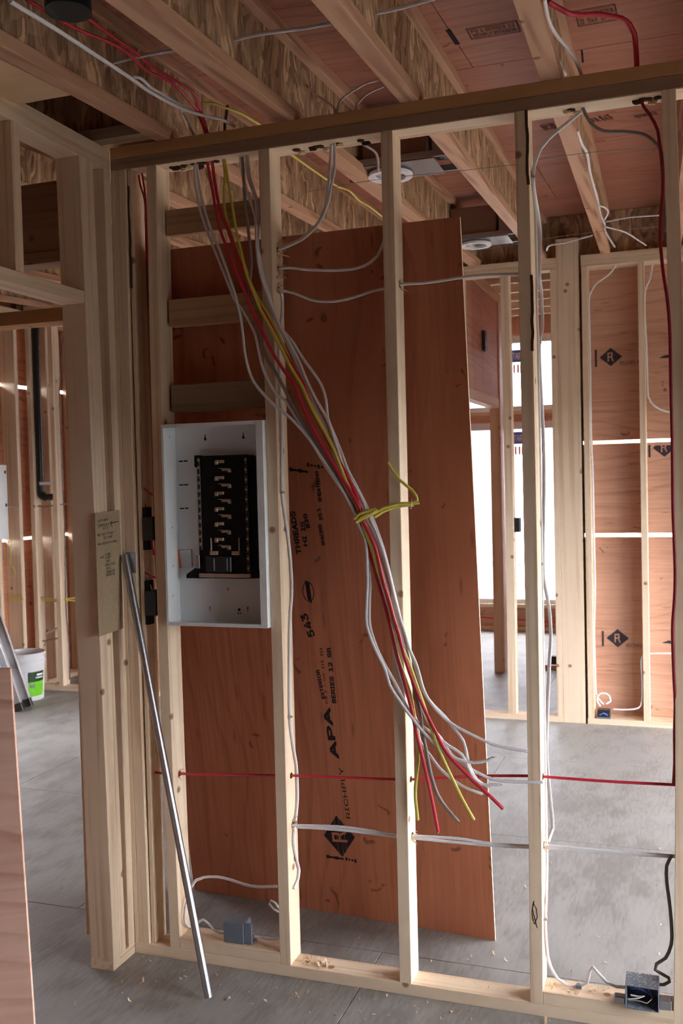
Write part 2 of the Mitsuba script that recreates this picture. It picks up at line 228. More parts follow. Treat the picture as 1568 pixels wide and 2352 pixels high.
D = {
'W1': [[0.1647,0.0397,2.6777],[0.1701,0.0373,2.6564],[0.1912,0.0215,2.5588],[0.2216,0.0043,2.4616],[0.2579,-0.0089,2.387],[0.2895,-0.0213,2.3173],[0.3118,-0.0303,2.2609],[0.3271,-0.0318,2.2164],[0.3358,-0.0331,2.181],[0.3452,-0.0345,2.1414],[0.3522,-0.036,2.0874],[0.3563,-0.036,2.0341],[0.3682,-0.036,1.9771],[0.386,-0.036,1.9343],[0.4195,-0.036,1.8939],[0.4568,-0.036,1.8566],[0.483,-0.036,1.8364],[0.5269,-0.036,1.7972],[0.5705,-0.036,1.7452],[0.6133,-0.036,1.6814],[0.6556,-0.036,1.6181],[0.6933,-0.036,1.5516],[0.7142,-0.036,1.5121],[0.7259,-0.0358,1.4762],[0.7433,-0.0356,1.4394],[0.7491,-0.0354,1.3929],[0.7492,-0.0351,1.344],[0.7485,-0.0348,1.2915],[0.7432,-0.0344,1.2226],[0.7431,-0.0341,1.1672],[0.7587,-0.0339,1.1176],[0.7773,-0.0336,1.0751],[0.7986,-0.0334,1.0327],[0.8127,-0.0331,0.9835],[0.8448,-0.0328,0.9339],[0.8815,-0.0326,0.8849],[0.9228,-0.0323,0.8365],[0.9686,-0.0321,0.7982],[1.0187,-0.0319,0.7699],[1.0688,-0.0318,0.762],[1.1097,-0.0319,0.7719],[1.1292,-0.0319,0.7818]],
'W2': [[0.1567,0.0397,2.6787],[0.1604,0.0378,2.6621],[0.1638,0.0314,2.613],[0.1801,0.0197,2.5342],[0.2056,0.0089,2.4609],[0.2388,-0.0021,2.3861],[0.2715,-0.0127,2.3151],[0.2993,-0.0198,2.2514],[0.3217,-0.0215,2.2006],[0.3443,-0.0225,2.1709],[0.3711,-0.024,2.1264],[0.3897,-0.025,2.0861],[0.3993,-0.025,2.0398],[0.4099,-0.025,1.9899],[0.4279,-0.025,1.9431],[0.4606,-0.025,1.8885],[0.4841,-0.025,1.8749],[0.5187,-0.025,1.8227],[0.5578,-0.025,1.7627],[0.5932,-0.025,1.7039],[0.6261,-0.025,1.6486],[0.6696,-0.025,1.5866],[0.697,-0.025,1.5415],[0.7173,-0.0249,1.5008],[0.7319,-0.0247,1.4643],[0.745,-0.0245,1.4238],[0.7518,-0.0242,1.3632],[0.7543,-0.0238,1.2957],[0.7493,-0.0234,1.2145],[0.7507,-0.0231,1.1603],[0.7689,-0.0228,1.0999],[0.7902,-0.0225,1.0533],[0.833,-0.0221,0.977],[0.8695,-0.0217,0.9044],[0.9017,-0.0215,0.8646],[0.9435,-0.0213,0.8397],[0.9891,-0.0211,0.806],[1.0301,-0.021,0.7813],[1.048,-0.0208,0.7464],[1.0655,-0.0206,0.7106],[1.088,-0.0205,0.6944],[1.1466,-0.0204,0.6986]],
'W3': [[0.3309,0.043,2.6853],[0.3399,0.0308,2.5905],[0.348,0.0178,2.515],[0.3588,0.0074,2.4546],[0.3722,-0.0068,2.3724],[0.3793,-0.0158,2.3208],[0.3777,-0.026,2.264],[0.3711,-0.0274,2.2244],[0.3825,-0.0293,2.1709],[0.4012,-0.0311,2.1197],[0.415,-0.032,2.0554],[0.4328,-0.032,2.0052],[0.4616,-0.032,1.9578],[0.4907,-0.032,1.9042],[0.5179,-0.032,1.8517],[0.5481,-0.032,1.8006],[0.5867,-0.032,1.7406],[0.6252,-0.032,1.6851],[0.6627,-0.032,1.6139],[0.6964,-0.032,1.5526],[0.7171,-0.032,1.5119],[0.7414,-0.0318,1.4714],[0.7681,-0.0315,1.4176],[0.7902,-0.0311,1.3506],[0.8068,-0.0308,1.2904],[0.8244,-0.0304,1.2171],[0.8397,-0.0301,1.1638],[0.8531,-0.0299,1.124],[0.866,-0.0296,1.0723],[0.8876,-0.0291,0.9811],[0.9046,-0.0287,0.908],[0.9125,-0.0283,0.8442],[0.925,-0.0279,0.7713],[0.9371,-0.0276,0.7079],[0.9549,-0.0273,0.6534],[0.982,-0.027,0.6142],[1.0178,-0.0268,0.5761]],
'W4': [[0.3233,0.0425,2.6819],[0.3325,0.035,2.6156],[0.358,0.0252,2.5402],[0.3832,0.0154,2.4655],[0.3881,0.0076,2.4077],[0.3929,-0.0002,2.3503],[0.4056,-0.0091,2.2853],[0.4239,-0.0133,2.2278],[0.4426,-0.0152,2.171],[0.4643,-0.0173,2.1142],[0.4971,-0.018,2.0501],[0.5194,-0.018,2.0008],[0.5414,-0.018,1.9436],[0.5635,-0.018,1.8933],[0.5898,-0.018,1.8376],[0.6187,-0.018,1.7779],[0.6346,-0.018,1.723],[0.6562,-0.018,1.6668],[0.6863,-0.018,1.6064],[0.7205,-0.018,1.5491],[0.7459,-0.0179,1.4908],[0.7727,-0.0176,1.4367],[0.7937,-0.0173,1.3829],[0.8118,-0.017,1.3226],[0.8282,-0.0166,1.2556],[0.8446,-0.0162,1.1887],[0.8586,-0.016,1.1394],[0.8856,-0.0155,1.0571],[0.9118,-0.015,0.9702],[0.9437,-0.0148,0.9257],[0.9799,-0.0146,0.8909],[1.0114,-0.0144,0.8514],[1.0343,-0.0142,0.8209],[1.0428,-0.014,0.7894],[1.0506,-0.0138,0.7488],[1.0731,-0.0135,0.7051],[1.1088,-0.0134,0.6857]],
'W5': [[0.3433,0.043,2.6836],[0.3553,0.0329,2.5997],[0.3749,0.0254,2.5494],[0.3861,0.0183,2.5037],[0.3896,0.0078,2.4372],[0.3927,-0.0009,2.3822],[0.4015,-0.0115,2.3157],[0.4158,-0.02,2.2603],[0.4343,-0.0218,2.2094],[0.4527,-0.0235,2.1621],[0.478,-0.0255,2.1042],[0.5106,-0.026,2.0462],[0.5371,-0.026,1.9934],[0.5628,-0.026,1.9294],[0.5922,-0.026,1.8695],[0.6263,-0.026,1.8097],[0.6428,-0.026,1.7635],[0.6628,-0.026,1.7008],[0.6834,-0.026,1.6383],[0.7211,-0.026,1.5843],[0.7452,-0.026,1.5301],[0.7678,-0.0258,1.4776],[0.7888,-0.0255,1.4238],[0.8068,-0.0252,1.3635],[0.8231,-0.0248,1.2913],[0.8406,-0.0244,1.2152],[0.8585,-0.024,1.1541],[0.875,-0.0237,1.097],[0.8971,-0.0234,1.0443],[0.9185,-0.023,0.9677],[0.95,-0.0227,0.9185],[0.991,-0.0225,0.8796],[1.0367,-0.0224,0.8551],[1.0819,-0.0222,0.8352],[1.1268,-0.0221,0.8182],[1.1881,-0.022,0.8084],[1.2291,-0.022,0.8044]],
'W6': [[0.3479,0.043,2.683],[0.3589,0.0341,2.6051],[0.3771,0.0278,2.5525],[0.3907,0.0216,2.5008],[0.3924,0.0135,2.4363],[0.3953,0.0067,2.3819],[0.4046,-0.0015,2.3158],[0.418,-0.0082,2.2595],[0.4354,-0.0099,2.2095],[0.4627,-0.0132,2.1166],[0.5077,-0.014,2.0635],[0.5466,-0.014,2.0023],[0.5812,-0.014,1.9539],[0.6064,-0.014,1.9151],[0.621,-0.014,1.8648],[0.624,-0.014,1.8145],[0.6402,-0.014,1.7704],[0.6672,-0.014,1.7017],[0.6874,-0.014,1.647],[0.7092,-0.014,1.6059],[0.7295,-0.014,1.565],[0.7538,-0.014,1.5175],[0.775,-0.0138,1.4675],[0.7958,-0.0134,1.4028],[0.8123,-0.013,1.3356],[0.8298,-0.0126,1.2551],[0.8461,-0.0122,1.1815],[0.8609,-0.0118,1.1079],[0.8769,-0.0114,1.0277],[0.8959,-0.011,0.9545],[0.9268,-0.0105,0.8688],[0.9639,-0.0102,0.8241],[0.9953,-0.01,0.7758],[1.0363,-0.0098,0.7463],[1.0818,-0.0096,0.7225],[1.1269,-0.0095,0.7082],[1.1803,-0.0095,0.7067],[1.2689,-0.0095,0.7117]],
'W7': [[0.7244,-0.01,1.5271],[0.7375,-0.0099,1.4837],[0.753,-0.0096,1.4295],[0.7682,-0.0092,1.3619],[0.7834,-0.0088,1.2944],[0.7984,-0.0084,1.2203],[0.8133,-0.008,1.1462],[0.8257,-0.0077,1.079],[0.8407,-0.0073,1.0119],[0.8614,-0.0069,0.9452],[0.8883,-0.0065,0.8655],[0.8965,-0.0062,0.8096],[0.9289,-0.0059,0.7655],[0.9561,-0.0057,0.7301],[0.9928,-0.0056,0.7003],[1.034,-0.0054,0.6762],[1.0883,-0.0053,0.66]],
'R1': [[0.2026,0.0413,2.6875],[0.2062,0.0395,2.6709],[0.213,0.0361,2.6399],[0.2318,0.0226,2.5656],[0.2509,0.0075,2.488],[0.2731,-0.0061,2.4181],[0.3008,-0.0174,2.36],[0.3324,-0.0318,2.2868],[0.3606,-0.0373,2.2271],[0.387,-0.0395,2.1648],[0.4206,-0.0419,2.0957],[0.453,-0.042,2.0273],[0.4892,-0.042,1.9693],[0.529,-0.042,1.9116],[0.5617,-0.042,1.8283],[0.5954,-0.042,1.7606],[0.6293,-0.042,1.7016],[0.6669,-0.042,1.6388],[0.7089,-0.042,1.5721],[0.7292,-0.042,1.5269],[0.7396,-0.0419,1.492],[0.7583,-0.0417,1.4548],[0.7767,-0.0415,1.4119],[0.7901,-0.0412,1.3569],[0.8043,-0.0408,1.2929],[0.819,-0.0405,1.2437],[0.8334,-0.0402,1.1856],[0.8462,-0.04,1.1455],[0.8597,-0.0397,1.0879],[0.8772,-0.0393,1.0292],[0.8993,-0.039,0.9701],[0.926,-0.0387,0.9076],[0.9571,-0.0383,0.8449],[0.9882,-0.038,0.7879],[1.0238,-0.0378,0.7494],[1.0731,-0.0375,0.7031],[1.1131,-0.0373,0.67],[1.155,-0.037,0.6314]],
'R2': [[0.2217,0.0413,2.685],[0.2263,0.0382,2.6569],[0.2395,0.0276,2.5844],[0.2594,0.0147,2.507],[0.291,0.003,2.4364],[0.321,-0.0094,2.3628],[0.3577,-0.025,2.2715],[0.3921,-0.0281,2.2049],[0.4405,-0.031,2.1202],[0.479,-0.032,2.0442],[0.5186,-0.032,1.979],[0.555,-0.032,1.9158],[0.5737,-0.032,1.8538],[0.6012,-0.032,1.7956],[0.6356,-0.032,1.7308],[0.6807,-0.032,1.6472],[0.7145,-0.032,1.5792],[0.7287,-0.032,1.5225],[0.7331,-0.0318,1.4781],[0.7484,-0.0315,1.4142],[0.7662,-0.0312,1.3558],[0.787,-0.0308,1.2848],[0.8045,-0.0304,1.2173],[0.8217,-0.03,1.1437],[0.8374,-0.0296,1.0712],[0.8549,-0.0292,1.0075],[0.8765,-0.0288,0.9206],[0.8934,-0.0283,0.8336],[0.9105,-0.0279,0.7609],[0.927,-0.0275,0.6834],[0.9416,-0.027,0.6062],[0.9532,-0.0267,0.5387]],
'Y1': [[0.2689,0.0417,2.6818],[0.2704,0.0403,2.6699],[0.2802,0.0333,2.6133],[0.296,0.0209,2.5468],[0.3118,0.0072,2.4741],[0.3283,-0.0058,2.4054],[0.3472,-0.0174,2.3443],[0.3662,-0.0296,2.2809],[0.3903,-0.0345,2.2216],[0.4164,-0.0366,2.1596],[0.4498,-0.0387,2.1013],[0.4818,-0.039,2.0396],[0.5139,-0.039,1.9752],[0.5504,-0.039,1.9141],[0.579,-0.039,1.8483],[0.6081,-0.039,1.7937],[0.6422,-0.039,1.7304],[0.6667,-0.039,1.6717],[0.6913,-0.039,1.6053],[0.7162,-0.039,1.5525],[0.7346,-0.0389,1.4986],[0.75,-0.0386,1.4454],[0.7678,-0.0384,1.4024],[0.7823,-0.0381,1.341],[0.8006,-0.0378,1.2911],[0.8179,-0.0375,1.2379],[0.8362,-0.0371,1.1648],[0.8514,-0.0368,1.1118],[0.8723,-0.0365,1.0647],[0.8989,-0.0361,0.9882],[0.9253,-0.0357,0.911],[0.9511,-0.0352,0.8258],[0.9777,-0.0349,0.7631],[1.0087,-0.0345,0.697],[1.035,-0.0342,0.6441],[1.0662,-0.0339,0.5893]],
'Y2': [[0.2626,0.0417,2.6826],[0.2644,0.0403,2.6707],[0.2718,0.0342,2.6174],[0.2698,0.0249,2.5509],[0.2763,0.017,2.4945],[0.2944,0.0087,2.4332],[0.3197,0.0004,2.3721],[0.3475,-0.0064,2.3219],[0.3766,-0.0148,2.2441],[0.4076,-0.0168,2.186],[0.4429,-0.0187,2.1293],[0.4969,-0.02,2.0164],[0.5486,-0.02,1.9103],[0.5763,-0.02,1.8503],[0.6054,-0.02,1.7933],[0.6384,-0.02,1.7296],[0.6628,-0.02,1.6706],[0.6869,-0.02,1.6065],[0.7055,-0.02,1.5521],[0.7241,-0.0199,1.4978],[0.7396,-0.0196,1.4437],[0.7582,-0.0194,1.3965],[0.7707,-0.0191,1.3386],[0.7833,-0.0188,1.2821],[0.7984,-0.0184,1.2149],[0.8188,-0.018,1.1345],[0.8378,-0.0175,1.061],[0.8608,-0.0172,0.9959],[0.874,-0.017,0.9547],[0.8844,-0.0166,0.8858],[0.892,-0.0162,0.8075],[0.8927,-0.0159,0.7562],[0.8843,-0.0155,0.6906],[0.8808,-0.0153,0.6388],[0.8868,-0.0149,0.566]],
'tieA': [[0.7163,-0.056,1.4969],[0.7363,-0.056,1.5127],[0.7631,-0.056,1.5217],[0.7869,-0.056,1.528],[0.7923,-0.056,1.5253],[0.7698,-0.056,1.5123],[0.7417,-0.056,1.502],[0.723,-0.056,1.4862]],
'tieB': [[0.723,-0.056,1.4862],[0.7477,-0.0534,1.4991],[0.7822,-0.0509,1.5146],[0.8082,-0.0443,1.5287],[0.8404,-0.0357,1.5372],[0.8656,-0.0274,1.5419],[0.8909,-0.0197,1.5412],[0.9134,-0.012,1.542]],
'tieC': [[0.8157,-0.012,1.6677],[0.829,-0.012,1.6433],[0.8492,-0.012,1.6162],[0.8695,-0.012,1.5985],[0.8897,-0.012,1.5821],[0.903,-0.012,1.5647],[0.9068,-0.012,1.5514],[0.8956,-0.012,1.5409],[0.8791,-0.012,1.5398]],
'tieD': [[0.78,-0.045,1.5011],[0.8044,-0.0325,1.5176],[0.8356,-0.02,1.5301],[0.8691,-0.016,1.5348],[0.8955,-0.012,1.5356]],
'upA': [[0.6357,0.045,2.6864],[0.6366,0.0456,2.6734],[0.631,0.0461,2.612],[0.6235,0.0467,2.5437],[0.6105,0.0472,2.4829],[0.59,0.0478,2.4399],[0.5625,0.0483,2.4152],[0.5273,0.0489,2.3914],[0.4784,0.0494,2.3758],[0.4445,0.05,2.3654]],
'upB': [[0.6523,0.035,2.681],[0.6516,0.036,2.6684],[0.6485,0.037,2.5864],[0.636,0.038,2.5434],[0.6256,0.039,2.4965],[0.6127,0.04,2.4665],[0.5939,0.041,2.4347],[0.5662,0.042,2.4092],[0.5295,0.043,2.3858],[0.4805,0.044,2.3702],[0.4465,0.045,2.3627]],
'midA': [[0.4366,0.05,2.3034],[0.4833,0.0511,2.3034],[0.5513,0.0522,2.2908],[0.6411,0.0533,2.2808],[0.7076,0.0544,2.2809],[0.7516,0.0556,2.294],[0.778,0.0567,2.314],[0.791,0.0578,2.3379],[0.7982,0.0589,2.3562],[0.8029,0.06,2.3896]],
'midB': [[0.4398,0.045,2.2365],[0.4557,0.045,2.2324],[0.497,0.045,2.2205],[0.5379,0.045,2.2018],[0.5783,0.045,2.1879],[0.6415,0.045,2.1827],[0.7085,0.045,2.1916],[0.7614,0.045,2.2037],[0.8028,0.045,2.2084],[0.837,0.045,2.2142],[0.8747,0.045,2.2163],[0.9093,0.045,2.2145],[0.9778,0.045,2.2164],[1.0516,0.045,2.2208],[1.1288,0.045,2.2204],[1.2191,0.045,2.2146],[1.244,0.045,2.2131]],
'vertA': [[0.4504,0.0516,2.2242],[0.4504,0.0621,2.2175],[0.4504,0.0626,2.1713],[0.4504,0.0443,2.1168],[0.4504,0.026,2.0586],[0.4504,0.0265,1.9611],[0.4504,0.0278,1.8214],[0.4504,0.021,1.6685],[0.4504,0.0186,1.5816],[0.4504,0.0416,1.4905],[0.4504,0.0656,1.4071],[0.4504,0.0775,1.3239],[0.4504,0.0768,1.242],[0.4504,0.0561,1.1615],[0.4504,0.0415,1.0037],[0.4504,0.0338,0.8484],[0.4504,0.0533,0.7543],[0.4504,0.079,0.6673],[0.4504,0.0794,0.5617],[0.4504,0.0555,0.4943],[0.4504,0.0365,0.4411],[0.4504,0.0549,0.3764],[0.4504,0.0783,0.3227],[0.4504,0.0673,0.2991],[0.4504,0.0292,0.281]],
'redH': [[-0.1,0.045,0.6243],[-0.0368,0.045,0.6216],[0.0275,0.045,0.6251],[0.2092,0.045,0.6362],[0.3814,0.045,0.6468],[0.439,0.045,0.6513],[0.6285,0.045,0.659],[0.8008,0.045,0.6671],[0.8535,0.045,0.6713],[1.048,0.045,0.6963],[1.2147,0.045,0.7107],[1.2641,0.045,0.712],[1.4563,0.045,0.7129],[1.6452,0.045,0.718]],
'whH1': [[0.4278,0.042,0.4862],[0.4741,0.042,0.4892],[0.6254,0.042,0.498],[0.8004,0.042,0.4911],[0.8545,0.042,0.4923],[0.9969,0.042,0.4982],[1.1053,0.042,0.4929],[1.2179,0.042,0.4977],[1.2636,0.042,0.5037],[1.4536,0.042,0.5063],[1.6356,0.042,0.5114]],
'whH2': [[0.4234,0.052,0.478],[0.4699,0.052,0.4795],[0.6216,0.052,0.4842],[0.7972,0.052,0.4802],[0.8516,0.052,0.4815],[0.9943,0.052,0.482],[1.1033,0.052,0.4836],[1.2163,0.052,0.4899],[1.2621,0.052,0.4933],[1.4527,0.052,0.4973],[1.6354,0.052,0.5051]],
'sideA': [[1.4081,0.045,2.6658],[1.362,0.045,2.6345],[1.3376,0.045,2.6189],[1.3103,0.05,2.6008],[1.2862,0.05,2.5745],[1.2693,0.05,2.5353],[1.2642,0.0512,2.5129],[1.2642,0.0408,2.4922],[1.2642,0.0555,2.4607],[1.2642,0.1245,2.418],[1.2642,0.173,2.3679],[1.2642,0.1511,2.2768],[1.2642,0.1433,2.2139],[1.2642,0.1735,2.188],[1.2642,0.1894,2.0818],[1.2642,0.1141,2.0182],[1.2642,0.1143,1.9443],[1.2642,0.14,1.8448],[1.2642,0.1656,1.7394],[1.2642,0.1676,1.5998],[1.2642,0.1157,1.3473],[1.2642,0.1467,1.2807],[1.2642,0.2377,1.1903],[1.2642,0.2634,1.1014],[1.2642,0.2147,1.0153],[1.2642,0.1664,0.9085],[1.2642,0.1252,0.8031],[1.2642,0.1263,0.7338],[1.2642,0.1738,0.6239],[1.2642,0.2246,0.5239],[1.2642,0.2268,0.4914],[1.2642,0.1146,0.488]],
'sideB': [[1.2632,0.0581,2.5124],[1.2632,0.0505,2.4785],[1.2632,0.0865,2.4087],[1.2632,0.089,2.3572],[1.2632,0.089,2.2696],[1.2632,0.089,2.2074],[1.2632,0.079,2.126],[1.2632,0.089,2.0176],[1.2632,0.0838,1.9413],[1.2632,0.089,1.8421],[1.2632,0.089,1.7378],[1.2632,0.089,1.6002],[1.2632,0.089,1.3492],[1.2632,0.089,1.2853],[1.2632,0.089,1.1646],[1.2632,0.089,1.0328],[1.2632,0.089,0.9217],[1.2632,0.089,0.8112],[1.2632,0.089,0.7296],[1.2632,0.089,0.6043],[1.2632,0.089,0.4888],[1.2632,0.089,0.4201],[1.2632,0.0627,0.3382],[1.2632,0.0359,0.283],[1.2632,0.0435,0.2128],[1.2632,0.0774,0.1432]],
'floorB': [[1.2656,0.06,0.1518],[1.2732,0.0582,0.1269],[1.2937,0.0564,0.0932],[1.3227,0.0545,0.0773],[1.3577,0.0527,0.0806],[1.381,0.0509,0.097],[1.39,0.0482,0.1385],[1.3993,0.0445,0.1505],[1.4166,0.0409,0.1341],[1.4395,0.0373,0.1127],[1.4669,0.0336,0.1069],[1.498,0.03,0.1109]],
'plateR': [[1.4094,0.045,2.673],[1.4292,0.045,2.6298],[1.4656,0.045,2.5995],[1.5208,0.045,2.5906],[1.5752,0.045,2.5749],[1.605,0.045,2.5491],[1.6225,0.045,2.5158],[1.6243,0.045,2.4164],[1.625,0.045,2.3429],[1.6218,0.045,2.2725]],
'redV': [[1.5682,0.045,2.6765],[1.5706,0.0438,2.6691],[1.5774,0.0426,2.65],[1.5924,0.0414,2.6271],[1.605,0.0402,2.6028],[1.6138,0.0304,2.5761],[1.6187,0.0189,2.5349],[1.623,0.0074,2.4948],[1.6269,-0.0042,2.4145],[1.6202,-0.008,2.3305],[1.6181,-0.008,2.2613],[1.625,-0.008,2.1675],[1.6345,-0.008,2.0968],[1.64,-0.008,2.0034],[1.6408,-0.008,1.8628],[1.6425,-0.008,1.7194],[1.6425,-0.008,1.6223],[1.6423,-0.008,1.5104],[1.646,-0.008,1.3443],[1.6433,-0.008,1.261],[1.6371,-0.008,1.1774],[1.6388,-0.0061,1.0515],[1.6414,0.0054,0.965],[1.6385,0.017,0.8774],[1.6379,0.0285,0.7891],[1.6334,0.04,0.7223]],
'darkV': [[1.6286,0.03,0.5152],[1.6233,0.03,0.5121],[1.6123,0.03,0.4855],[1.6117,0.03,0.439],[1.6186,0.03,0.3769],[1.6237,0.03,0.3024],[1.6219,0.03,0.2562],[1.6059,0.03,0.2136],[1.5805,0.03,0.1928],[1.5766,0.03,0.1746],[1.5945,0.03,0.1657],[1.6136,0.03,0.157],[1.6158,0.03,0.1457],[1.5998,0.03,0.1347],[1.5809,0.03,0.1318]],
'boxL': [[0.0456,0.08,0.2211],[0.0617,0.0829,0.2433],[0.0909,0.0857,0.2562],[0.1431,0.0886,0.2625],[0.1911,0.0914,0.2562],[0.2386,0.0943,0.2454],[0.286,0.0971,0.2407],[0.3605,0.1,0.2498]],
'boxL2': [[0.05,0.0719,0.225],[0.05,0.0451,0.1995],[0.05,0.0217,0.1716],[0.05,0.0134,0.1375],[0.05,0.0329,0.1032],[0.05,0.0786,0.0767]],
'boxL3': [[0.0771,0.035,0.0983],[0.0912,0.035,0.1212],[0.1114,0.035,0.1329],[0.1292,0.035,0.1216],[0.1516,0.035,0.102],[0.1726,0.035,0.0943],[0.1938,0.035,0.0942]],
'boxL4': [[0.2837,0.04,0.1039],[0.3075,0.04,0.0997],[0.3391,0.04,0.095],[0.3706,0.04,0.0964],[0.3865,0.04,0.1029]],
'boxL5': [[0.354,0.12,0.1522],[0.3349,0.12,0.1603],[0.3192,0.12,0.1765],[0.3261,0.12,0.1894],[0.342,0.12,0.1823],[0.3544,0.12,0.1658]],
'ceilW': [[0.24,-0.997,2.725],[0.236,-0.81,2.738],[0.224,-0.596,2.753],[0.213,-0.431,2.765],[0.203,-0.311,2.773],[0.208,-0.155,2.784],[0.231,-0.053,2.791],[0.2832,0,2.7846],[0.3078,0.045,2.7758]],
'ceilW2': [[0.202,-0.407,2.782],[0.216,-0.395,2.782],[0.212,-0.357,2.785],[0.202,-0.311,2.788],[0.201,-0.232,2.794],[0.199,-0.139,2.8],[0.201,-0.05,2.807]],
'ceilR1': [[0.198,-0.878,2.789],[0.199,-0.754,2.797],[0.204,-0.661,2.804],[0.228,-0.559,2.811],[0.226,-0.464,2.818],[0.206,-0.339,2.826],[0.219,-0.232,2.834],[0.197,-0.089,2.844],[0.158,0.069,2.855],[0.2002,0.045,2.7682],[0.205,0.045,2.7194]],
'ceilR2': [[0.24,-0.744,2.818],[0.236,-0.655,2.824],[0.229,-0.554,2.831],[0.224,-0.444,2.839],[0.209,-0.317,2.848],[0.208,-0.206,2.856],[0.204,-0.04,2.867],[0.139,0.133,2.879],[0.2056,0.05,2.7691],[0.2179,0.05,2.7051]],
'crossA': [[0.093,-0.381,2.843],[0.191,-0.39,2.843],[0.259,-0.393,2.843],[0.337,-0.394,2.842]],
'crossB': [[0.508,-0.384,2.843],[0.596,-0.389,2.843],[0.706,-0.375,2.844],[0.792,-0.372,2.844]],
'crossC': [[0.924,-0.383,2.843],[0.991,-0.387,2.843],[1.088,-0.405,2.842]],
'yelC': [[0.239,-0.051,2.826],[0.269,-0.031,2.828],[0.28,0.01,2.831],[0.297,0.071,2.835],[0.304,0.127,2.839],[0.307,0.25,2.848]],
'yelV': [[0.2747,0.06,2.8516],[0.2755,0.05,2.8213],[0.2706,0.045,2.788],[0.2675,0.045,2.7392]],
'lpA': [[0.4818,0.25,2.9437],[0.502,0.23,2.9362],[0.5251,0.2,2.9046],[0.5661,0.15,2.8665],[0.6134,0.1,2.8224],[0.6495,0.05,2.7807],[0.6528,0.045,2.7273]],
'lpB': [[0.7189,0.3,2.9544],[0.6891,0.26,2.9327],[0.6761,0.2,2.8958],[0.6625,0.14,2.8568],[0.6583,0.09,2.8232],[0.6597,0.05,2.7819],[0.6557,0.045,2.7269]],
'lpC': [[0.7374,0.3,2.9299],[0.7279,0.22,2.8895],[0.7179,0.16,2.8542],[0.716,0.1,2.814],[0.7202,0.05,2.7771],[0.7175,0.045,2.7182]],
'lpD': [[0.1323,0.02,2.8375],[0.1455,0.03,2.8149],[0.1447,0.045,2.7916],[0.1569,0.045,2.7685]],
'redT': [[1.3516,-0.25,2.854],[1.3726,-0.22,2.8494],[1.4012,-0.2,2.8366],[1.4283,-0.16,2.8457],[1.4565,-0.12,2.8603],[1.4951,-0.08,2.866],[1.5249,-0.04,2.8709],[1.544,-0.01,2.8649],[1.5552,0.02,2.8492],[1.5585,0.04,2.817],[1.56,0.045,2.7694],[1.5618,0.045,2.7213]],
'whT': [[1.377,-0.525,2.733],[1.367,-0.367,2.754],[1.37,-0.225,2.774],[1.384,-0.084,2.794],[1.3967,0.02,2.7954],[1.4061,0.045,2.7726],[1.4079,0.045,2.7327]],
'whT2': [[1.352,-0.027,2.788],[1.354,0.032,2.792],[1.356,0.102,2.797]],
'whD': [[1.335,0.635,2.809],[1.333,0.832,2.824],[1.337,0.996,2.837],[1.318,1.356,2.864],[1.304,1.867,2.901],[1.286,2.308,2.932],[1.284,2.615,2.953],[1.271,2.843,2.969],[1.284,3.437,3.011]],
'whDa': [[1.309,1.948,2.886],[1.33,2.029,2.892],[1.333,2.149,2.9],[1.302,2.343,2.914]],
'whDb': [[1.291,2.554,2.929],[1.375,2.78,2.945],[1.425,3.057,2.964],[1.471,3.359,2.985]],
'whDc': [[1.299,2.514,2.946],[1.418,2.466,2.943],[1.568,2.489,2.944]],
'whDd': [[0.902,3.166,2.972],[0.942,2.995,2.96],[1.047,2.93,2.955],[1.203,2.778,2.944]],
'yelB': [[0.298,0.553,2.839],[0.291,0.713,2.85],[0.286,0.847,2.859],[0.28,0.995,2.87],[0.28,1.135,2.879],[0.295,1.241,2.887],[0.273,1.448,2.901],[0.273,1.601,2.912],[0.254,1.933,2.935]],
'strA': [[0.211,0.913,2.804],[0.548,0.856,2.8],[0.855,0.885,2.802],[1.082,0.899,2.803],[1.175,0.869,2.801],[1.367,0.867,2.801],[1.596,0.909,2.804]],
'strB': [[0.484,2.926,2.95],[0.845,2.757,2.938],[1.145,2.66,2.931],[1.575,2.697,2.934]],
'canC': [[0.7148,0.05,2.6772],[0.7225,0.1375,2.6857],[0.7275,0.225,2.6908],[0.7094,0.3125,2.6877],[0.6822,0.4,2.6825]],
'frA': [[1.2829,3.57,2.9286],[1.2368,3.57,2.8727],[1.1611,3.57,2.8247],[1.1225,3.57,2.7674],[1.111,3.57,2.7187],[1.1111,3.57,2.5529],[1.1123,3.57,2.2758],[1.1114,3.57,1.8587],[1.118,3.57,1.5794],[1.1198,3.57,1.1592],[1.121,3.57,0.878],[1.1113,3.57,0.5957],[1.1129,3.57,0.3411],[1.1163,3.57,0.1995],[1.1374,3.57,0.1495],[1.1643,3.57,0.1226]],
'frB': [[1.5004,3.57,2.9161],[1.4836,3.57,2.8231],[1.454,3.57,2.75],[1.4496,3.57,2.6093],[1.4572,3.57,2.3914],[1.4614,3.57,2.1187],[1.4687,3.57,2.0774],[1.4943,3.57,2.0353],[1.5458,3.57,2.0002],[1.6101,3.57,1.981]],
'frC': [[1.1439,3.55,0.1147],[1.1252,3.55,0.142],[1.1286,3.55,0.1818],[1.1642,3.55,0.2006],[1.1992,3.55,0.1854],[1.2095,3.55,0.1521],[1.1822,3.55,0.1309]],
'frD': [[1.225,3.55,0.0995],[1.311,3.55,0.1014],[1.3778,3.55,0.1163],[1.4022,3.55,0.1623],[1.4041,3.55,0.3017],[1.4003,3.55,0.4128],[1.4167,3.55,0.4551],[1.4747,3.55,0.4683],[1.6102,3.55,0.4733]],
'lrY1': [[-3.1851,3.64,0.7329],[-3.1113,3.64,0.7273],[-2.9894,3.64,0.7156],[-2.9405,3.64,0.7234],[-2.8594,3.64,0.7351]],
'lrY2': [[-3.1857,3.64,0.719],[-3.1041,3.64,0.7031],[-2.9897,3.64,0.7087],[-2.9409,3.64,0.713],[-2.8604,3.64,0.711]],
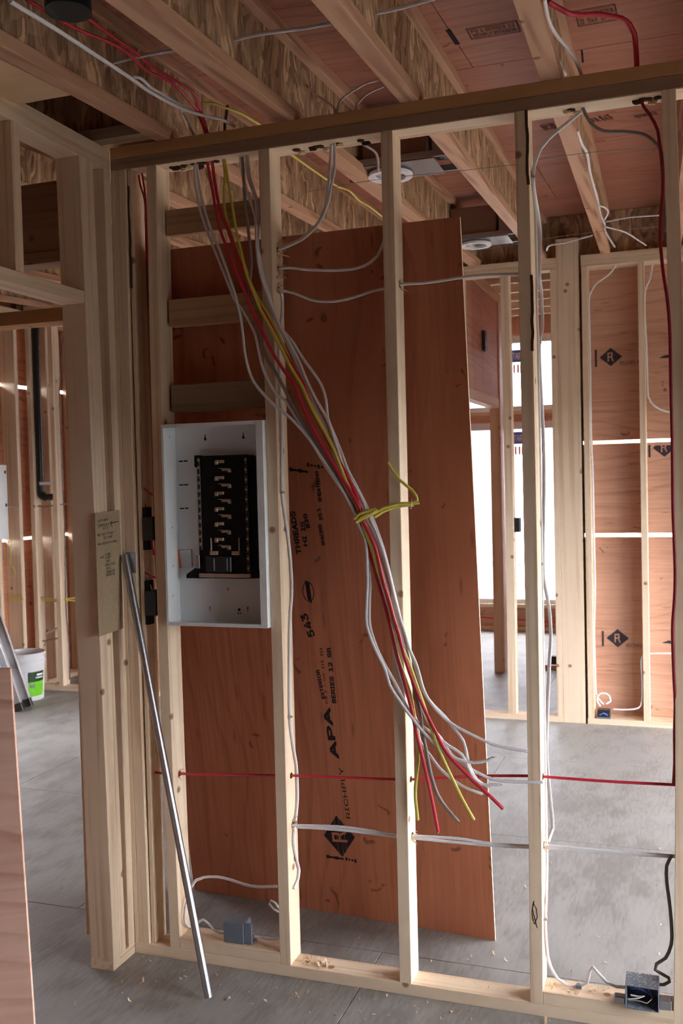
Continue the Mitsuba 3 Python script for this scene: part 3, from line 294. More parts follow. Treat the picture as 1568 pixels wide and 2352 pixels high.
'lrY3': [[-3.2887,3.4,0.7573],[-3.2392,3.4,0.7751],[-3.1666,3.4,0.7696]],
'lrY4': [[-3.2889,3.4,0.7539],[-3.2325,3.4,0.7413],[-3.1594,3.4,0.7494]],
'lrW1': [[-3.1478,3.64,0.4408],[-3.0727,3.64,0.4709],[-2.9891,3.64,0.5218]],
'lrW2': [[-3.2,3.64,0.3763],[-3.0837,3.64,0.401],[-2.977,3.64,0.4182]],
'lrW3': [[-3.1796,3.64,1.4591],[-3.0813,3.64,1.4578],[-2.9346,3.64,1.4729],[-2.8781,3.64,1.4789]],
'lrW4': [[-3.2783,3.4,1.4655],[-3.161,3.4,1.4673]],
'lrY5': [[-3.2598,3.38,1.2503],[-3.2373,3.38,1.2098],[-3.2541,3.38,1.0073],[-3.2306,3.38,0.9906],[-3.2078,3.38,0.957],[-3.2168,3.38,0.9333],[-3.2579,3.38,0.9194]],
'lrB': [[-2.8748,3.655,2.826],[-2.9122,3.655,2.6931],[-2.9459,3.655,2.3552],[-2.9476,3.655,2.014],[-2.9493,3.655,1.6717],[-2.9429,3.655,1.3282],[-2.9486,3.655,0.9838],[-2.9544,3.655,0.6382],[-2.9411,3.655,0.3614],[-2.9441,3.655,0.0835]],
'dbR1': [[-0.0749,0.03,1.5091],[-0.0803,0.03,1.5479],[-0.0826,0.03,1.5777],[-0.075,0.03,1.5998],[-0.0613,0.03,1.604],[-0.045,0.03,1.5889],[-0.0317,0.03,1.5827]],
'dbR2': [[-0.0541,0.035,1.5087],[-0.0632,0.035,1.54],[-0.072,0.035,1.5774],[-0.0763,0.035,1.6013]],
'dbR3': [[-0.0422,0.03,1.4286],[-0.0382,0.03,1.3989],[-0.0323,0.03,1.3766]],
'dbR4': [[-0.0918,0.02,1.346],[-0.0821,0.02,1.3311],[-0.0623,0.02,1.3164],[-0.0441,0.02,1.3061],[-0.0241,0.02,1.3004]],
'dbW1': [[-0.0908,0.03,1.3495],[-0.0742,0.03,1.3392],[-0.0648,0.03,1.3154],[-0.0543,0.03,1.2797],[-0.0434,0.03,1.253]],
'dbW2': [[-0.0769,0.035,1.2519],[-0.0725,0.035,1.2789],[-0.0663,0.035,1.3089]],
'dbT1': [[-0.0559,0.045,2.664],[-0.0504,0.045,2.6298],[-0.0383,0.045,2.592],[-0.0327,0.045,2.5622],[-0.0361,0.045,2.3728]],
'dbT2': [[-0.0452,0.05,2.6699],[-0.0399,0.05,2.6299],[-0.035,0.05,2.5783],[-0.0323,0.05,2.3734]],
'alR': [[-0.3955,7.196,0.137],[-0.1441,7.196,0.1248],[0.1033,7.196,0.1173],[0.4342,7.196,0.0989]],
'stamps': {'th':[[0.4144,1.3635],[0.4038,1.513]],'hi':[[0.44,1.3912],[0.4363,1.4764]],'b2':[[0.4556,1.4551],[0.447,1.5035]],'shA':[[0.5071,1.5448],[0.5034,1.6487]],'ps':[[0.5067,1.4849],[0.4987,1.5225]],'sp':[[0.5069,1.3944],[0.4987,1.4669]],'n543':[[0.4408,1.0708],[0.4148,1.152]],'ext':[[0.4588,0.8396],[0.4447,0.9467]],'ser':[[0.4994,0.8245],[0.4952,1.0287]],'sma':[[0.4674,0.8223],[0.4619,1.0273]],'apa':[[0.4922,0.6182],[0.4728,0.8065]],'rich':[[0.5193,0.3908],[0.5046,0.5846]],'bar1':[[0.3979,1.6574],[0.4648,1.6468]],'bar2':[[0.4639,1.6719],[0.5266,1.6599]],'bar3':[[0.4103,0.2278],[0.4783,0.227]],'bar4':[[0.4855,0.2297],[0.5332,0.2245]],'dia':[[0.4752,0.3957],[0.4617,0.235]],'diaw':[[0.4074,0.3138],[0.5304,0.3178]],'ell':[[0.432,1.2679],[0.4249,1.1899]],'ellw':[[0.4053,1.2301],[0.4515,1.2279]],'ellb':[[0.4206,1.2693],[0.4378,1.1855]]},
'panel': {'back':[[0.0358,0.07,1.8127],[0.3387,0.07,1.1536]],'keys':[[0.1525,0.066,1.7688],[0.2939,0.066,1.7694]],'orange':[[0.2208,0.066,1.2561],[0.1521,0.066,1.1917],[0.2926,0.066,1.1947]],'dark':[[0.2609,0.066,1.1905]],'slots':[[[0.0466,0.066,1.6935],[0.0842,0.066,1.6924]],[[0.0459,0.066,1.6131],[0.0835,0.066,1.6123]],[[0.046,0.066,1.5329],[0.0816,0.066,1.5324]]],'sticker':[[0.0344,0.066,1.392],[0.0939,0.066,1.332]],'osticker':[[0.0355,0.064,1.3921],[0.0473,0.064,1.3301]],'base':[[0.1513,0.036,1.7082],[0.3171,0.036,1.2987]],'stabL':[[0.2246,0.03,1.687],[0.2229,0.03,1.6339],[0.2212,0.03,1.5825],[0.2196,0.03,1.531],[0.218,0.03,1.4811],[0.2164,0.03,1.4294]],'stabR':[[0.2472,0.03,1.6597],[0.2456,0.03,1.6084],[0.244,0.03,1.5571],[0.2424,0.03,1.5067],[0.2408,0.03,1.4552],[0.2392,0.03,1.4046]],'barL':[[0.1455,0.032,1.7014],[0.1443,0.032,1.3947]],'barR':[[0.3181,0.032,1.6986],[0.3167,0.032,1.3094]],'lugL':[[0.1813,0.03,1.4347],[0.209,0.03,1.3777]],'lugR':[[0.2877,0.03,1.4344],[0.2611,0.03,1.3778]],'main':[[0.1632,0.024,1.3728],[0.2584,0.024,1.32]],'strip':[[0.1368,0.028,1.3157],[0.3228,0.028,1.3024]],'foot':[[0.0831,0.055,1.3048],[0.3488,0.055,1.3074]],'ear':[[0.1247,0.05,1.7109],[0.3354,0.05,1.7061]],'side':[[0.1175,0.055,1.6676],[0.1155,0.055,1.6065],[0.1194,0.055,1.5138],[0.1174,0.055,1.4525]],'lugbar':[[0.1222,0.036,1.3769],[0.137,0.036,1.3317]]},
'cst': {'a':[[1.03,0.341,3.051],[1.192,0.344,3.051],[1.047,0.244,3.044]],'b':[[1.369,0.388,3.054],[1.493,0.387,3.054],[1.374,0.258,3.045]],'c':[[0.978,0.226,3.043],[0.979,0.362,3.052],[0.993,0.218,3.042]],'d':[[1.358,0.614,3.07],[1.35,0.735,3.078],[1.361,0.615,3.07]],'e':[[1.303,1.563,3.136],[1.42,1.534,3.134],[1.31,1.425,3.127]],'f':[[1.503,1.578,3.137],[1.598,1.54,3.135],[1.503,1.489,3.131]],'g':[[1.112,1.547,3.135],[1.166,1.539,3.135],[1.12,1.456,3.129]]},
'fst': {'l1':[1.2335,3.666,2.3617],'l1x':[1.3037,3.666,2.3572],'l1y':[1.2344,3.666,2.4203],'l2':[1.2509,3.666,0.5392],'l3':[1.5541,3.666,1.7679],'b1':[1.1408,3.666,2.3591],'b2':[1.1575,3.666,0.5334],'b3':[1.464,3.666,1.7487],'t1':[1.2896,3.666,2.3079],'t2':[1.3047,3.666,0.4841],'l4':[1.5743,3.666,2.3399],'l5':[1.5677,3.666,0.5211]}}

SLOPE = 0.07
def ceil_z(y, off=0.0): return 2.75 + SLOPE * y + off
STUD_TOP = 2.674

# ================================================================== setting: floor
fl = thing('floor', 'grey weathered wooden subfloor panels scattered with wood chips', 'floor', kind='structure')
part(fl, 'underlay', pbox(-4.6, 4.2, -9.2, 7.4, -0.06, -0.019), 'm_floor')
ys = [-9.2, -7.34, -6.12, -4.9, -3.68, -2.46, -1.24, 0.245, 1.44, 2.66, 3.88, 5.1, 6.32, 7.4]
for r in range(len(ys) - 1):
    x = -4.6 - (1.22 if r % 2 else 0) + 0.4
    while x < 4.2:
        a, b = max(x, -4.6), min(x + 2.44, 4.2)
        if b - a > 0.1: part(fl, 'subfloor_panel', box(a + 0.0012, b - 0.0012, ys[r] + 0.0012, ys[r + 1] - 0.0012, -0.0188, 0, 0.001), 'm_floor')
        x += 2.44

# ================================================================== setting: middle stud wall
wm = thing('wall_middle', 'unfinished stud wall of pale lumber holding the open electrical panel', 'wall', kind='structure')
SP = 0.4064
bows = (-0.010, 0.0, 0.0, 0.006, 0.017)
part(wm, 'bottom_plate', box(-0.137, 2.5, 0, 0.089, 0, 0.038), 'm_wood_x')
part(wm, 'plate_block', box(SP * 0 + 0.038, SP, 0, 0.089, 0.0382, 0.0765), 'm_wood_x')
part(wm, 'plate_block', box(SP * 3 + 0.038, SP * 4 + 0.002, 0, 0.089, 0.0382, 0.0765), 'm_wood_x')
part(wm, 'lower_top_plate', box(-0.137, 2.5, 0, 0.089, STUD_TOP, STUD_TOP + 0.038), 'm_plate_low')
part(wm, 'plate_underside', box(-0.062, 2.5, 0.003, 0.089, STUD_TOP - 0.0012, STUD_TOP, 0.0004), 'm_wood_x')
part(wm, 'upper_top_plate', box(-0.137, 2.5, 0, 0.089, STUD_TOP + 0.0382, STUD_TOP + 0.0765), 'm_plate')
for i in range(5):
    part(wm, 'stud', stud(SP * i, SP * i + 0.038, 0, 0.089, 0.038, STUD_TOP, bows[i]), 'm_wood_z')
part(wm, 'corner_stud', stud(-0.1365, -0.1195, 0, 0.038, 0.038, STUD_TOP, -0.006), 'm_wood_z')
part(wm, 'corner_stud', stud(-0.119, -0.081, 0, 0.089, 0.038, STUD_TOP, -0.006), 'm_wood_z')
part(wm, 'corner_stud', box(-0.0785, -0.064, 0.012, 0.089, 0.038, STUD_TOP), 'm_wood_z')
for z0, z1 in ((2.452, 2.536), (2.148, 2.238), (1.860, 1.951)):
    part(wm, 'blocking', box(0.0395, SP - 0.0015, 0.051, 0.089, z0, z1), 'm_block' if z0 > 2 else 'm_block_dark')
def bark(x, y, z0, z1, seed):
    n = 40; z = np.linspace(z0, z1, n); P = np.stack([x + .004 * (meshkit.noise(np.stack([z * 30, z * 0, z * 0], 1), seed) - .5), np.full(n, y), z], 1)
    part(wm, 'bark_edge', tube(P, .0042, .0016, 6, step=.05), 'm_bark', 'dark strip of bark')
bark(SP * 3 + .036, -.0004, 2.46, STUD_TOP, 1); bark(SP * 3 + .041, -.0004, 1.98, 2.2, 2); bark(-.077, .012, 2.28, 2.62, 3)
# left run of the same wall beyond the corner, over the second doorway
part(wm, 'door_header', box(-2.0, -0.335, 0, 0.089, 2.190, 2.237), 'm_plate')
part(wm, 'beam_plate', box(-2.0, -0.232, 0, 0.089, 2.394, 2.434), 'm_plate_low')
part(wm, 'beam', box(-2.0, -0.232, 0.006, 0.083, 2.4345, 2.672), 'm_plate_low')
part(wm, 'trimmer_stud', box(-0.333, -0.295, 0, 0.089, 0.038, 2.393), 'm_wood_z')
# drilled holes under the top plate and through the studs
for x in (0.075, 0.095, 0.118, 0.155, 0.178, 0.190, 0.236, 0.52, 0.585, 0.60, 0.655, 0.735, 1.376, 1.575, 1.59, 1.615):
    part(wm, 'hole', cyl((x, 0.045, STUD_TOP - 0.004), (x, 0.045, STUD_TOP + 0.0), 0.011 + 0.004 * random.random(), 10), 'm_hole')
def hole(x, y, z): part(wm, 'hole', cyl((x - 0.001, y, z), (x + 0.0012, y, z), 0.010, 12), 'm_hole')
for i, y, z in ((0, .045, D['redH'][2][2]), (1, .045, D['redH'][5][2]), (2, .045, D['redH'][8][2]), (3, .045, D['redH'][11][2]), (1, .047, D['whH1'][1][2]), (2, .047, D['whH1'][4][2]), (3, .047, D['whH1'][8][2]), (1, .05, D['midA'][0][2]), (1, .045, D['midB'][0][2]), (1, .048, D['upA'][-1][2]), (2, .045, D['midB'][10][2])):
    t = z / STUD_TOP
    hole(SP * i + 0.038 + bows[i] * 4 * t * (1 - t), y, z)
def splinters(x, y, z, n, s, seed):
    rng = np.random.RandomState(seed); ms = []
    for k in range(n):
        a = rng.rand() * 2 * np.pi; b = np.array([x, y + 0.011 * math.cos(a), z + 0.011 * math.sin(a)])
        d = np.array([0.6 + 0.4 * rng.rand(), math.cos(a) * 0.8, math.sin(a) * 0.8]); L = s * (0.4 + rng.rand())
        ms.append(cyl(b, b + d * L, 0.0022, 5, 0.0004))
    part(wm, 'splinters', cat(ms), 'm_splinter', kind='stuff')
for k, (i, y, z) in enumerate(((1, .05, D['midA'][0][2]), (1, .05, D['midA'][0][2] + .07), (1, .05, D['midA'][0][2] - .035), (1, .045, D['midB'][0][2]), (1, .05, D['upA'][-1][2] - .01), (1, .047, D['whH1'][1][2]), (2, .047, D['whH1'][4][2]), (3, .047, D['whH1'][8][2]), (2, .045, D['midB'][10][2]), (0, .045, D['redH'][2][2]))):
    t = z / STUD_TOP
    splinters(SP * i + 0.038 + bows[i] * 4 * t * (1 - t), y, z, 14 if i == 1 and z > 1.5 else 9, 0.024 if i == 1 else 0.018, k)
for k, x in enumerate((0.085, 0.105, 0.135, 0.165, 0.205, 0.53, 0.575, 0.615, 0.66, 0.745, 1.366, 1.39, 1.56, 1.6)):
    part(wm, 'hole_fuzz', rough_blob((x, 0.05 + 0.02 * (k % 2), STUD_TOP - 0.004), 0.010, k, (1.4, 1, 0.7)), 'm_splinter' if k % 3 else 'm_hole')
# pencilled mark on the fourth stud
part(wm, 'pencil_mark', tube([(1.236, -0.0006, 0.349), (1.229, -0.0006, 0.315), (1.236, -0.0006, 0.278), (1.245, -0.0006, 0.300), (1.243, -0.0006, 0.325), (1.233, -0.0006, 0.345), (1.231, -0.0006, 0.325), (1.244, -0.0006, 0.268)], 0.0011, 0.0006, 6), 'm_ink')

# ================================================================== setting: short left wall with the doorway
wl = thing('wall_left', 'short stud wall at the left with a framed doorway under a flat header', 'wall', kind='structure')
part(wl, 'bottom_plate', box(-0.226, -0.1375, -0.135, 0.0, 0, 0.038), 'm_wood_y')
def jamb(off, z1, name):
    z = np.linspace(0.038 if name != 'trimmer_stud' else 0.002, z1, 9); y = -0.134 - 0.0175 * z + 0.019 + off
    part(wl, name, sweep(np.stack([np.full(9, -0.1815), y, z], 1), (1, 0, 0), (0, 1, 0), 0.0445, 0.019), 'm_wood_z')
jamb(0, STUD_TOP, 'trimmer_stud'); jamb(0.0385, STUD_TOP, 'king_stud')
part(wl, 'corner_stud', stud(-0.226, -0.1375, -0.0385, -0.0005, 0.038, STUD_TOP), 'm_wood_z')
part(wl, 'leak_stop_stud', box(-0.226, -0.188, -0.095, -0.039, 0.038, STUD_TOP), 'm_wood_z')  # added to stop daylight leaking between the corner studs
part(wl, 'door_header', box(-0.226, -0.137, -1.0, -0.175, 2.205, 2.244), 'm_wood_y')
for y in (-0.516, -0.92): part(wl, 'cripple_stud', box(-0.226, -0.137, y, y + 0.038, 2.2445, STUD_TOP), 'm_wood_z')
part(wl, 'lower_top_plate', box(-0.226, -0.1375, -1.0, 0.0, STUD_TOP, STUD_TOP + 0.036), 'm_wood_y')
part(wl, 'upper_top_plate', box(-0.226, -0.1375, -1.0, 0.0, STUD_TOP + 0.0362, STUD_TOP + 0.0705), 'm_wood_y')

# ================================================================== setting: ceiling of I-joists under plywood
ce = thing('ceiling', 'open ceiling of wooden I-joists carrying reddish plywood subfloor', 'ceiling', kind='structure')
JD = 0.28
JOISTS = [(0.039 + 0.419 * k, {0: -0.045, 1: -0.03, 2: -0.024}.get(k, -0.03), {0: .052, 1: .074}.get(k, .058)) for k in range(-7, 7)]
for x0, sk, w in JOISTS:
    y0, y1 = -8.95, 3.615
    P = lambda y, dz: (x0 + w / 2 + sk * y, y, ceil_z(y, dz))
    j = free(ce + '__i_joist'); labels[j] = {}
    part(j, 'bottom_flange', bar(P(y0, 0.019), P(y1, 0.019), w, 0.038), 'm_flange')
    part(j, 'web', bar(P(y0, JD / 2), P(y1, JD / 2), 0.011, JD - 0.074), 'm_osb')
    part(j, 'top_flange', bar(P(y0, JD - 0.019), P(y1, JD - 0.019), w, 0.038), 'm_flange')
    del labels[j]
def slab(x0, x1, y0, y1, off, th, m, name):
    V = np.array([(x, y, ceil_z(y, off + dz)) for dz in (0, th) for x, y in ((x0, y0), (x1, y0), (x1, y1), (x0, y1))])
    mm = trimesh.Trimesh(V, [(0, 2, 1), (0, 3, 2), (4, 5, 6), (4, 6, 7), (0, 1, 5), (0, 5, 4), (1, 2, 6), (1, 6, 5), (2, 3, 7), (2, 7, 6), (3, 0, 4), (3, 4, 7)], process=False)
    part(ce, name, mm, m)
yy = [-6.1, -4.88, -3.66, -2.44, -1.22, 0.0, 0.55, 1.77, 2.99, 3.72]
yy = [-9.15, -7.93, -6.71, -5.49, -4.27, -3.05, -1.83, -0.61, 0.61, 1.83, 3.05, 3.72]
for r in range(len(yy) - 1):
    x = -4.6 + (0.7 if r % 2 else -0.5)
    while x < 4.2:
        a, b = max(x, -4.6), min(x + 2.44, 4.2)
        if b > a + 0.1: slab(a + 0.0015, b - 0.0015, yy[r] + 0.0015, yy[r + 1] - 0.0015, JD, 0.018, 'm_ply_ceiling', 'plywood_panel')
        x += 2.44
slab(-4.6, 4.2, -9.15, 3.72, JD + 0.019, 0.02, 'm_ply_ceiling', 'decking')
slab(-0.323, 0.046, -3.0, -0.48, 0.012, 0.012, 'm_ply_beige', 'soffit_board')
slab(-0.743, -0.382, -3.0, -0.48, 0.012, 0.012, 'm_ply_beige', 'soffit_board')
slab(-0.34, 0.036, -0.044, 0.30, 0.012, 0.012, 'm_ply_beige', 'soffit_board')
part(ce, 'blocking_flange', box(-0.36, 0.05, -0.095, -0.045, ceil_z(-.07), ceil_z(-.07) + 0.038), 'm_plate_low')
part(ce, 'blocking_web', box(-0.36, 0.058, -0.068, -0.056, ceil_z(-.07) + 0.038, ceil_z(-.07, 0.197)), 'm_osb_block')
for y in (3.62,): part(ce, 'rim_board', box(-3.3, 3.8, y, y + 0.03, ceil_z(3.6) + 0.001, ceil_z(3.6, JD)), 'm_osb_block')
# printed stamps on the plywood overhead
def stamp_frame(a, b, c, mesh):
    a, b, c = (np.array(v) for v in (a, b, c)); ex = (b - a) / np.linalg.norm(b - a); ey = c - a; ey -= ex * (ey @ ex); ey /= np.linalg.norm(ey); ez = np.cross(ex, ey)
    mesh = mesh.copy(); mesh.vertices = a + mesh.vertices[:, :1] * ex + mesh.vertices[:, 1:2] * ey + mesh.vertices[:, 2:] * ez; return mesh
def text(s, length, height, bold=False):
    m = meshkit.text_mesh(s, 1.0, 0.02, bold); ext = m.bounds
    m.vertices = (m.vertices - [ext[0][0], ext[0][1], 0]) * [length / (ext[1][0] - ext[0][0]), height / (ext[1][1] - ext[0][1]), 0.02]; return m
for k, (rows, frame) in dict(a=(('RICHPLY EXTERIOR', 'PS 1 SERIES 12'), 1), b=(('II  543  SPAN', 'APA SERIES'), 1), e=(('APA 543',), 0), f=(('SPAN 32',), 0), g=(('II',), 1)).items():
    a, b, c = D['cst'][k]; L = np.linalg.norm(np.subtract(a, b)); h = np.linalg.norm(np.subtract(a, c)); ms = []
    for i, t in enumerate(rows):
        m = text(t, L * 0.86, h * 0.55 / len(rows), True); m.vertices += [L * 0.07, h * (0.16 + 0.4 * i), 0]; ms.append(m)
    if frame:
        for q in ((0, L, 0, .005), (0, L, h - .005, h), (0, .005, 0, h), (L - .005, L, 0, h)): ms.append(pbox(q[0], q[1], q[2], q[3], 0, 0.0004))
    part(ce, 'stamp', stamp_frame(a, b, c, cat(ms)), 'm_faint_ink')
for k in ('c', 'd'):
    a, b, c = D['cst'][k]; part(ce, 'stamp', bar(np.array(a) + [0, 0, .002], np.array(b) + [0, 0, .002], 0.016 if k == 'c' else 0.006, 0.002), 'm_ink')

# ================================================================== setting: far right sheathed wall
YF = 3.53; FT = 2.925
wr = thing('wall_back_right', 'far stud wall sheathed in stamped plywood with bright daylight gaps', 'wall', kind='structure')
for z0, z1 in ((-0.02, 0.6), (0.6, 1.199), (1.2245, 1.804), (1.826, 2.43), (2.43, 3.25)):
    part(wr, 'sheathing_panel', box(1.0, 3.8, 3.67, 3.682, z0, z1 - 0.0005, 0.0005), 'm_ply_far')
part(wr, 'bottom_plate', box(1.066, 3.8, YF, YF + 0.139, 0, 0.038), 'm_wood_x')
part(wr, 'lower_top_plate', box(1.066, 3.8, YF, YF + 0.139, FT, FT + 0.038), 'm_wood_x')
part(wr, 'upper_top_plate', box(1.066, 3.8, YF, YF + 0.139, FT + 0.0385, FT + 0.0765), 'm_wood_x')
for x in (1.069, 1.412, 1.80, 2.2, 2.6, 3.0, 3.4): part(wr, 'stud', box(x, x + 0.038, YF, YF + 0.139, 0.038, FT), 'm_wood_z')
part(wr, 'post', box(0.912, 1.052, YF + 0.002, YF + 0.139, 0.0, ceil_z(3.53, 0.12)), 'm_wood_z')
def diamond_R(w, h, partial=None):
    g = Polygon([(-w, 0), (0, -h), (w, 0), (0, h)])
    R_ = [sbox(-.36, -.52, -.20, .52), sbox(.06, .0, .22, .52), sbox(-.3, .36, .16, .52), sbox(-.3, -.06, .16, .08)]
    cut = R_[0].union(R_[1]).union(R_[2]).union(R_[3]).union(Polygon([(-.02, 0), (.14, 0), (.36, -.52), (.2, -.52)]))
    g = g.difference(affinity.scale(cut, w * 0.8, h * 0.95, origin=(0, 0)))
    return g
def far_stamp(p, g): 
    m = extrude(g, 0.0006); v = m.vertices
    m.vertices = np.stack([p[0] + v[:, 0], p[1] + 0.003 - v[:, 2], p[2] + v[:, 1]], 1); m.invert(); return m
fs = D['fst']; fw = fs['l1x'][0] - fs['l1'][0]; fh = fs['l1y'][2] - fs['l1'][2]
for k in ('l1', 'l2'): part(wr, 'stamp', far_stamp(fs[k], diamond_R(fw, fh)), 'm_far_ink')
part(wr, 'stamp', far_stamp(fs['l3'], diamond_R(fw, fh).intersection(sbox(-1, -1, 1, 0.014))), 'm_far_ink')
for k in ('l4', 'l5'): part(wr, 'stamp', far_stamp(fs[k], Polygon([(-.045, -.004), (.0, .014), (.03, .006), (.03, -.008)])), 'm_far_ink')
for k, h in (('b1', .055), ('b2', .05), ('b3', .04)): part(wr, 'stamp', far_stamp(fs[k], sbox(-.006, -h, .006, h)), 'm_far_ink')
for k in ('t1', 't2'):
    m = text('RICHPLY', 0.12, 0.022); v = m.vertices; p = fs[k]
    m.vertices = np.stack([p[0] + v[:, 0], p[1] + 0.003 - v[:, 2], p[2] + v[:, 1]], 1); part(wr, 'stamp', m, 'm_far_ink')

# ================================================================== setting: partition with the opening to the window bay
wp = thing('wall_back_middle', 'open stud partition in front of the bright window bay', 'wall', kind='structure')
part(wp, 'bottom_plate', box(0.15, 0.9115, YF, YF + 0.089, 0, 0.038), 'm_wood_x')
part(wp, 'lower_top_plate', box(0.05, 0.9115, YF, YF + 0.089, FT, FT + 0.038), 'm_wood_x')
part(wp, 'upper_top_plate', box(0.05, 0.9115, YF, YF + 0.089, FT + 0.0385, FT + 0.0765), 'm_wood_x')
part(wp, 'stud', stud(0.553, 0.607, YF, YF + 0.089, 0.038, FT, 0.004), 'm_wood_z')
part(wp, 'stud', box(0.873, 0.911, YF, YF + 0.089, 0.038, FT), 'm_wood_z')
part(wp, 'stud', box(0.27, 0.308, YF, YF + 0.089, 0.038, FT), 'm_wood_z')

# window bay: left side wall with a doorway, window wall, ceiling timbers
wa = thing('wall_bay_left', 'boarded side wall of the window bay ending in a pale post', 'wall', kind='structure')
for k, y in enumerate((3.63, 4.06, 4.42, 4.74)):
    y1 = (4.055, 4.415, 4.735, 5.05)[k]
    part(wa, 'board', box(0.222, 0.258, y, y1, 2.235, 3.02), 'm_ply_far')
part(wa, 'header', box(0.18, 0.262, 3.63, 5.05, 2.16, 2.234), 'm_wood_y')
part(wa, 'top_plate', box(0.17, 0.262, 3.63, 5.19, 3.021, 3.10), 'm_wood_y')
part(wa, 'post', box(0.18, 0.262, 5.055, 5.14, 0.0, 3.02), 'm_wood_z')
part(wa, 'post_edge', box(0.2625, 0.268, 5.06, 5.19, 0.0, 3.02, 0.001), 'm_white')
ww = thing('wall_window', 'far window wall with plywood above and below the bright windows', 'wall', kind='structure')
YW = 7.2
part(ww, 'lower_panel', pbox(-3.36, 1.1, YW + 0.09, YW + 0.10, -0.02, 0.26), 'm_ply_far')
part(ww, 'upper_panel', pbox(-3.36, 1.1, YW + 0.09, YW + 0.10, 3.03, 3.6), 'm_ply_far')
part(ww, 'side_panel', pbox(-3.36, -1.1, YW + 0.09, YW + 0.10, 0.26, 3.03), 'm_ply_far')
part(ww, 'side_panel', pbox(0.86, 1.1, YW + 0.09, YW + 0.10, 0.26, 3.03), 'm_ply_far')
part(ww, 'sill', box(-1.1, 0.86, YW - 0.03, YW + 0.12, 0.245, 0.283), 'm_wood_x')
part(ww, 'bottom_plate', box(-3.3, 1.1, YW, YW + 0.089, 0, 0.038), 'm_wood_x')
part(ww, 'middle_plate', box(-1.1, 0.86, YW - 0.01, YW + 0.12, 2.235, 2.275), 'm_wood_x')
part(ww, 'middle_panel', box(-1.1, 0.86, YW, YW + 0.10, 2.16, 2.234), 'm_ply_far')
part(ww, 'header', box(-1.1, 0.86, YW - 0.01, YW + 0.10, 3.04, 3.30), 'm_ply_far')
for k, (z0, z1, lab) in enumerate(((0.285, 2.158, 'tall lower bay window with bright daylight behind it'), (2.277, 3.038, 'short upper bay window above the tall one'))):
    w = thing('window_%d' % (k + 1), lab, 'window', kind='structure')
    fr = [pbox(-1.1, 0.86, YW + .02, YW + .10, z0, z0 + .045), pbox(-1.1, 0.86, YW + .02, YW + .10, z1 - .075, z1), pbox(-1.1, -1.05, YW + .02, YW + .10, z0, z1), pbox(.81, .86, YW + .02, YW + .10, z0, z1), pbox(-.56, -.50, YW + .02, YW + .10, z0, z1)]
    for f in fr: part(w, 'frame', f, 'm_vinyl')
    for xa, xb in ((-1.05, -.56), (-.50, .81)):
        part(w, 'pane', trimesh.Trimesh([(xa, YW + .06, z0 + .045), (xb, YW + .06, z0 + .045), (xb, YW + .06, z1 - .075), (xa, YW + .06, z1 - .075)], [(0, 1, 2), (0, 2, 3)], process=False), 'm_glass')
    s = thing('window_sticker', 'blue and red printed sticker on the %s window' % ('tall lower' if k == 0 else 'short upper'), 'sticker')
    zt = 2.06 if k == 0 else 2.90
    part(s, 'blue_band', pbox(-.03, .12, YW + .053, YW + .056, zt - .13, zt), 'm_blue')
    m = text('STAR', 0.12, 0.07, True); v = m.vertices
    m.vertices = np.stack([-.015 + v[:, 0], YW + .053 - v[:, 2], zt - .10 + v[:, 1]], 1); part(s, 'lettering', m, 'm_white')
    for x in (-.02, .02, .06, .09): part(s, 'red_mark', pbox(x, x + .022, YW + .053, YW + .055, zt - .24, zt - .15), 'm_red_print')
wb = thing('wall_bay_right', 'plywood side wall of the window bay hidden behind the post', 'wall', kind='structure')
part(wb, 'panel', pbox(1.1, 1.112, 3.69, 7.3, -0.02, 3.6), 'm_ply_left')
part(wb, 'floor_plate', box(0.5, 1.09, 5.24, 5.33, 0, 0.038), 'm_wood_x')
cb_ = thing('ceiling_bay', 'timber ceiling of the window bay behind the partition', 'ceiling', kind='structure')
part(cb_, 'decking', pbox(-3.4, 1.2, 3.73, 7.4, 3.46, 3.49), 'm_ply_ceiling')
for y in (4.0, 4.42, 4.84, 5.26, 5.68, 6.1, 6.52, 6.94): part(cb_, 'joist', box(-3.3, 1.09, y, y + 0.04, 3.20, 3.459), 'm_wood_x')
part(cb_, 'closing_board', pbox(-3.4, 3.85, 3.70, 3.73, 3.0, 3.49), 'm_osb_block')

# ================================================================== setting: left room
we = thing('wall_outer_left', 'reddish plywood outer wall of the left room with thin daylight gaps', 'wall', kind='structure')
def left_panel(y0, y1, z0, z1): part(we, 'sheathing_panel', box(-3.372, -3.36, y0, y1, z0, z1, 0.0005), 'm_ply_left')
for y0, y1 in ((2.45, 4.87), (4.87, 7.3)):
    for z0, z1 in ((-0.02, 1.188), (1.212, 2.408), (2.432, 3.6)): left_panel(y0, y1, z0, z1)
left_panel(-9.1, 0.0, -0.02, 3.4)
left_panel(0.0, 2.45, -0.02, 0.5); left_panel(0.0, 2.45, 1.5, 3.4); left_panel(0.0, 1.2, 0.5, 1.5)  # opening added out of view to bring daylight into the left room
for y in (-0.038, 2.45, 3.21, 3.466, 3.87, 4.28, 4.69): part(we, 'stud', box(-3.358, -3.22, y, y + 0.04, 0.038, 2.94), 'm_wood_z')
part(we, 'bottom_plate', box(-3.358, -3.22, -6, 5, 0, 0.038), 'm_wood_y')
part(we, 'top_plate', box(-3.358, -3.22, 2.4, 5, 2.941, 3.0), 'm_wood_y')
wf = thing('wall_back_left', 'stud partition at the back of the left room beside the black pipe', 'wall', kind='structure')
part(wf, 'bottom_plate', box(-3.2, -1.2, 3.6, 3.689, 0, 0.038), 'm_wood_x')
for x, w in ((-3.215, .038), (-3.004, .04), (-2.5, .04), (-2.1, .04)): part(wf, 'stud', box(x, x + w, 3.6, 3.689, 0.038, 2.96), 'm_wood_z')
